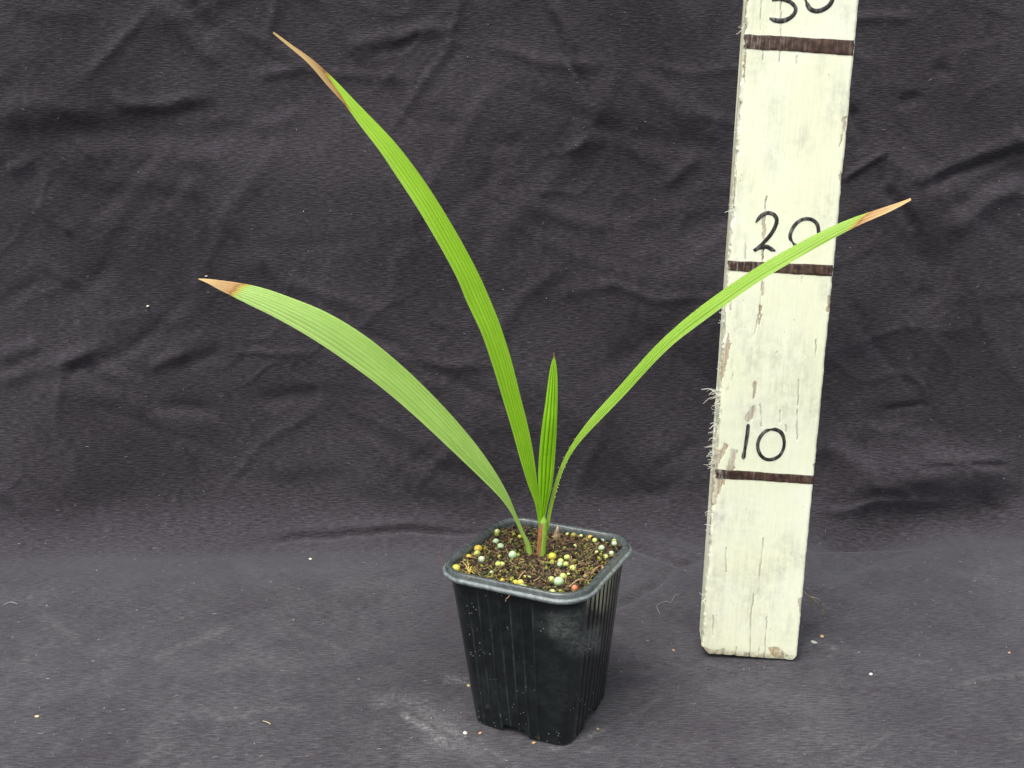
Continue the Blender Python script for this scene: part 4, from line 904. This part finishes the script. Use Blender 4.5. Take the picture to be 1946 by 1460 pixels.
# sheath (two sides: brown papery left, green right) and the short hairs on the right leaf stalk
SM = stem_mat()
nb, nk = 40, 24
cl = catmull([at_y(*p, YS - 0.0004) for p in [(1028, 1062), (1029, 1040), (1031, 1015), (1033, 993), (1034, 980)]], nb)
wid = np.interp(np.linspace(0, 1, nb), [0, 0.25, 0.6, 0.85, 1], [0.0021, 0.0021, 0.0022, 0.0016, 0.0003])
a = np.arange(nk) * 2 * math.pi / nk
Vs = cl[:, None] + np.stack([wid[:, None] * np.cos(a)[None], 0.85 * wid[:, None] * np.sin(a)[None], np.zeros((nb, nk))], -1)
Vs += 0.0002 * vnoise(np.tile(a * 3, (nb, 1)), np.tile(np.linspace(0, 4, nb)[:, None], (1, nk)), 131)[..., None]
br = np.tile(sstep(0.15, -0.35, np.cos(a))[None] * 1.0, (nb, 1)) * sstep(0.98, 0.7, np.linspace(0, 1, nb))[:, None]
uvs = np.stack([np.tile(np.linspace(0, 1, nb)[:, None], (1, nk)), np.tile((a / 6.283)[None], (nb, 1))], -1).reshape(-1, 2)
o = mesh_obj('sheath', Vs, grid_faces(nb, nk, True), SM, palm, uv=uvs, attrs={'brown': br.ravel()}, loc=STEM); o['label'] = 'leaf sheath, brown and papery on its left side'
cl = catmull([at_y(*p, YS + 0.001) for p in [(1008, 1060), (1005, 1044), (1000, 1026)]], 16)
Vs, fs = tube(cl, np.linspace(0.0016, 0.0010, 16), 12)
mesh_obj('sheath', Vs, fs, SM, palm, uv=np.c_[np.repeat(np.linspace(0, 1, 16), 12), np.tile(np.linspace(0, 1, 12), 16)], attrs={'brown': np.repeat(np.linspace(0.6, 0, 16), 12)}, loc=STEM)
bag = Bag()
for (hx_, hy_, ex, ey) in [(518, 790, 526, 796), (508, 815, 513, 826), (500, 830, 503, 838), (490, 852, 497, 860), (478, 885, 486, 893), (466, 932, 475, 936), (462, 950, 470, 953), (455, 975, 463, 980), (446, 1010, 453, 1014), (612, 640, 618, 648), (572, 648, 566, 640), (540, 700, 533, 694), (502, 765, 497, 757), (470, 826, 464, 820)]:
    A_ = at_y(*l8([(hx_, hy_)])[0], YS - 0.001); B_ = at_y(*l8([(ex, ey)])[0], YS - 0.0015)
    V_, f_ = tube([A_, (A_ + B_) / 2, B_], [0.00022, 0.00015, 0.00005], 4); bag.add(V_, f_, (0.42, 0.45, 0.16))
o = bag.build('stalk_hair', M_FIBRE, palm, loc=STEM); o['kind'] = 'stuff'

# ------------------------------------------------------------------ small things on the cloth
def thread(name, pts, r, col, label, cat, lift=0.0006):
    P3 = []
    for p in pts:
        c_, n_ = cloth_at(*p); P3.append(c_ + n_ * (lift + r))
    V_, f_ = tube(catmull(P3, 8 * len(P3)), r, 6); b = Bag(); b.add(V_, f_, col)
    return tag(b.build(name, M_FIBRE), label, cat)
thread('curly_thread', [(1252, 1168), (1249, 1152), (1263, 1146), (1275, 1148), (1282, 1136), (1293, 1133)], 0.00016, (0.20, 0.19, 0.19), 'curly grey thread on the cloth between pot and plank', 'thread')
thread('curved_thread', [(8, 1150), (20, 1146), (33, 1150)], 0.00022, (0.30, 0.30, 0.30), 'short curved pale thread at the far left edge', 'thread')
thread('straw_bit', [(503, 1376), (510, 1377), (515, 1382)], 0.00022, (0.45, 0.40, 0.24), 'small bent straw bit on the cloth left of the pot', 'straw')
bag = Bag()
for ln in [[(1524, 1122), (1537, 1134), (1550, 1143), (1560, 1157), (1568, 1176)], [(1537, 1134), (1552, 1138), (1560, 1148), (1556, 1158)], [(1545, 1140), (1541, 1152), (1546, 1158)], [(1560, 1157), (1567, 1166), (1563, 1180)]]:
    P3 = [at_y(*p, 0.446 + 0.006 * i) for i, p in enumerate(ln)]
    V_, f_ = tube(catmull(P3, 20), np.linspace(0.00042, 0.00014, 20), 6); bag.add(V_, f_, np.array([0.36, 0.30, 0.20]) * rng.uniform(0.85, 1.1))
tag(bag.build('dry_root', M_FIBRE), 'forked tan dry root poking out beside the plank foot', 'root')
def crumb(px, py, r, col, label, flat_=0.6, lump=0.3):
    c_, n_ = cloth_at(px, py)
    bv, bf = ball(10, 7); bv = bv * (1 + lump * vnoise(bv[:, 0] * 2 + px, bv[:, 1] * 2 + bv[:, 2] * 2, 141))[:, None] * [1.2, 0.9, flat_]
    o = mesh_obj('crumb', bv * r, bf, M_TINT, attrs={'tint': np.tile(col, (len(bv), 1))}); o.location = c_ + n_ * r * flat_ * 0.6; o.rotation_euler = (0, 0, px)
    return tag(o, label, 'crumb', 'crumbs lying on the cloth')
crumb(882, 1391, 0.0010, (0.55, 0.56, 0.48), 'pale crumb on the cloth at the front left foot of the pot'); crumb(912, 1389, 0.0008, (0.50, 0.26, 0.13), 'orange brown crumb just right of the pale crumb by the pot')
crumb(1012, 1407, 0.0008, (0.46, 0.28, 0.10), 'ochre crumb under the front notch of the pot'); crumb(1134, 1382, 0.0006, (0.48, 0.33, 0.18), 'tan crumb near the right front corner of the pot')
crumb(275, 584, 0.0010, (0.72, 0.72, 0.58), 'cream crumb stuck on the backdrop left of the low leaf tip'); crumb(387, 525, 0.0008, (0.48, 0.44, 0.36), 'crumb on the backdrop above the low leaf tip')
crumb(590, 1067, 0.0010, (0.66, 0.66, 0.50), 'pale yellow crumb at the cloth bend left of the pot'); crumb(1653, 1283, 0.0008, (0.78, 0.78, 0.74), 'white crumb on the ground cloth right of the plank foot')
crumb(1563, 1210, 0.0011, (0.50, 0.33, 0.18), 'brown crumb right beside the plank foot'); crumb(1548, 1219, 0.0014, (0.42, 0.42, 0.38), 'flat grey flake right beside the plank foot', 0.25, 0.6)
crumb(1917, 1246, 0.0007, (0.50, 0.28, 0.16), 'small orange crumb near the right edge of the ground'); crumb(69, 1366, 0.0010, (0.48, 0.40, 0.26), 'tan crumb at the lower left of the ground cloth'); crumb(1278, 1234, 0.0007, (0.44, 0.26, 0.14), 'brown crumb on the cloth between pot and plank')
crumb(888, 1299, 0.0009, (0.45, 0.36, 0.16), 'straw coloured crumb by the left side of the pot', 0.3)
# lint: uncountable specks and short hairs
bag = Bag()
ok = (PX > -30) & (PX < 1980) & (PY > -30) & (PY < 1490) & (SS > -0.24)
idg = np.flatnonzero((ok & (SS < 0.03)).ravel()); idw = np.flatnonzero((ok & (SS >= 0.03)).ravel())
fpos, fny, fnz = pos.reshape(-1, 3), ny_.ravel(), nz_.ravel()
bare = np.hypot(fpos[:, 0] - POT[0], fpos[:, 1] - POT[1]) > 0.036
for ids, cnt in ((idg, 400), (idw, 280)):
    for k in rng.choice(ids, cnt, replace=False):
        if not bare[k]: continue
        nrm = np.array([0, fny[k], fnz[k]]); e1 = np.array([1.0, 0, 0]); e2 = np.cross(nrm, e1); p = fpos[k] + nrm * 0.00025
        g = rng.uniform(0.16, 0.5); col = np.array([g, g, g * 0.93]) * (1 if rng.random() > 0.12 else np.array([1.0, 0.75, 0.5]))
        if rng.random() < 0.45:
            r_ = rng.uniform(0.00010, 0.00030); v = iv * r_ * (1 + 0.3 * rng.normal(size=(12, 1)))
            bag.add(v + p, if_, col)
        else:
            a = rng.normal(0, 0.5) if rng.random() < 0.6 else rng.uniform(0, 3.14); L = rng.uniform(0.0006, 0.0024); d = e1 * math.cos(a) + e2 * math.sin(a); q = np.cross(nrm, d) * rng.normal(0, 0.3)
            V_, f_ = tube([p - d * L / 2, p + q * L * 0.5, p + d * L / 2], rng.uniform(0.00006, 0.00012), 4); bag.add(V_, f_, col * 0.8)
lint = bag.build('lint', M_FIBRE); tag(lint, 'pale lint specks and tiny hairs scattered over the black cloth', 'lint', kind='stuff')
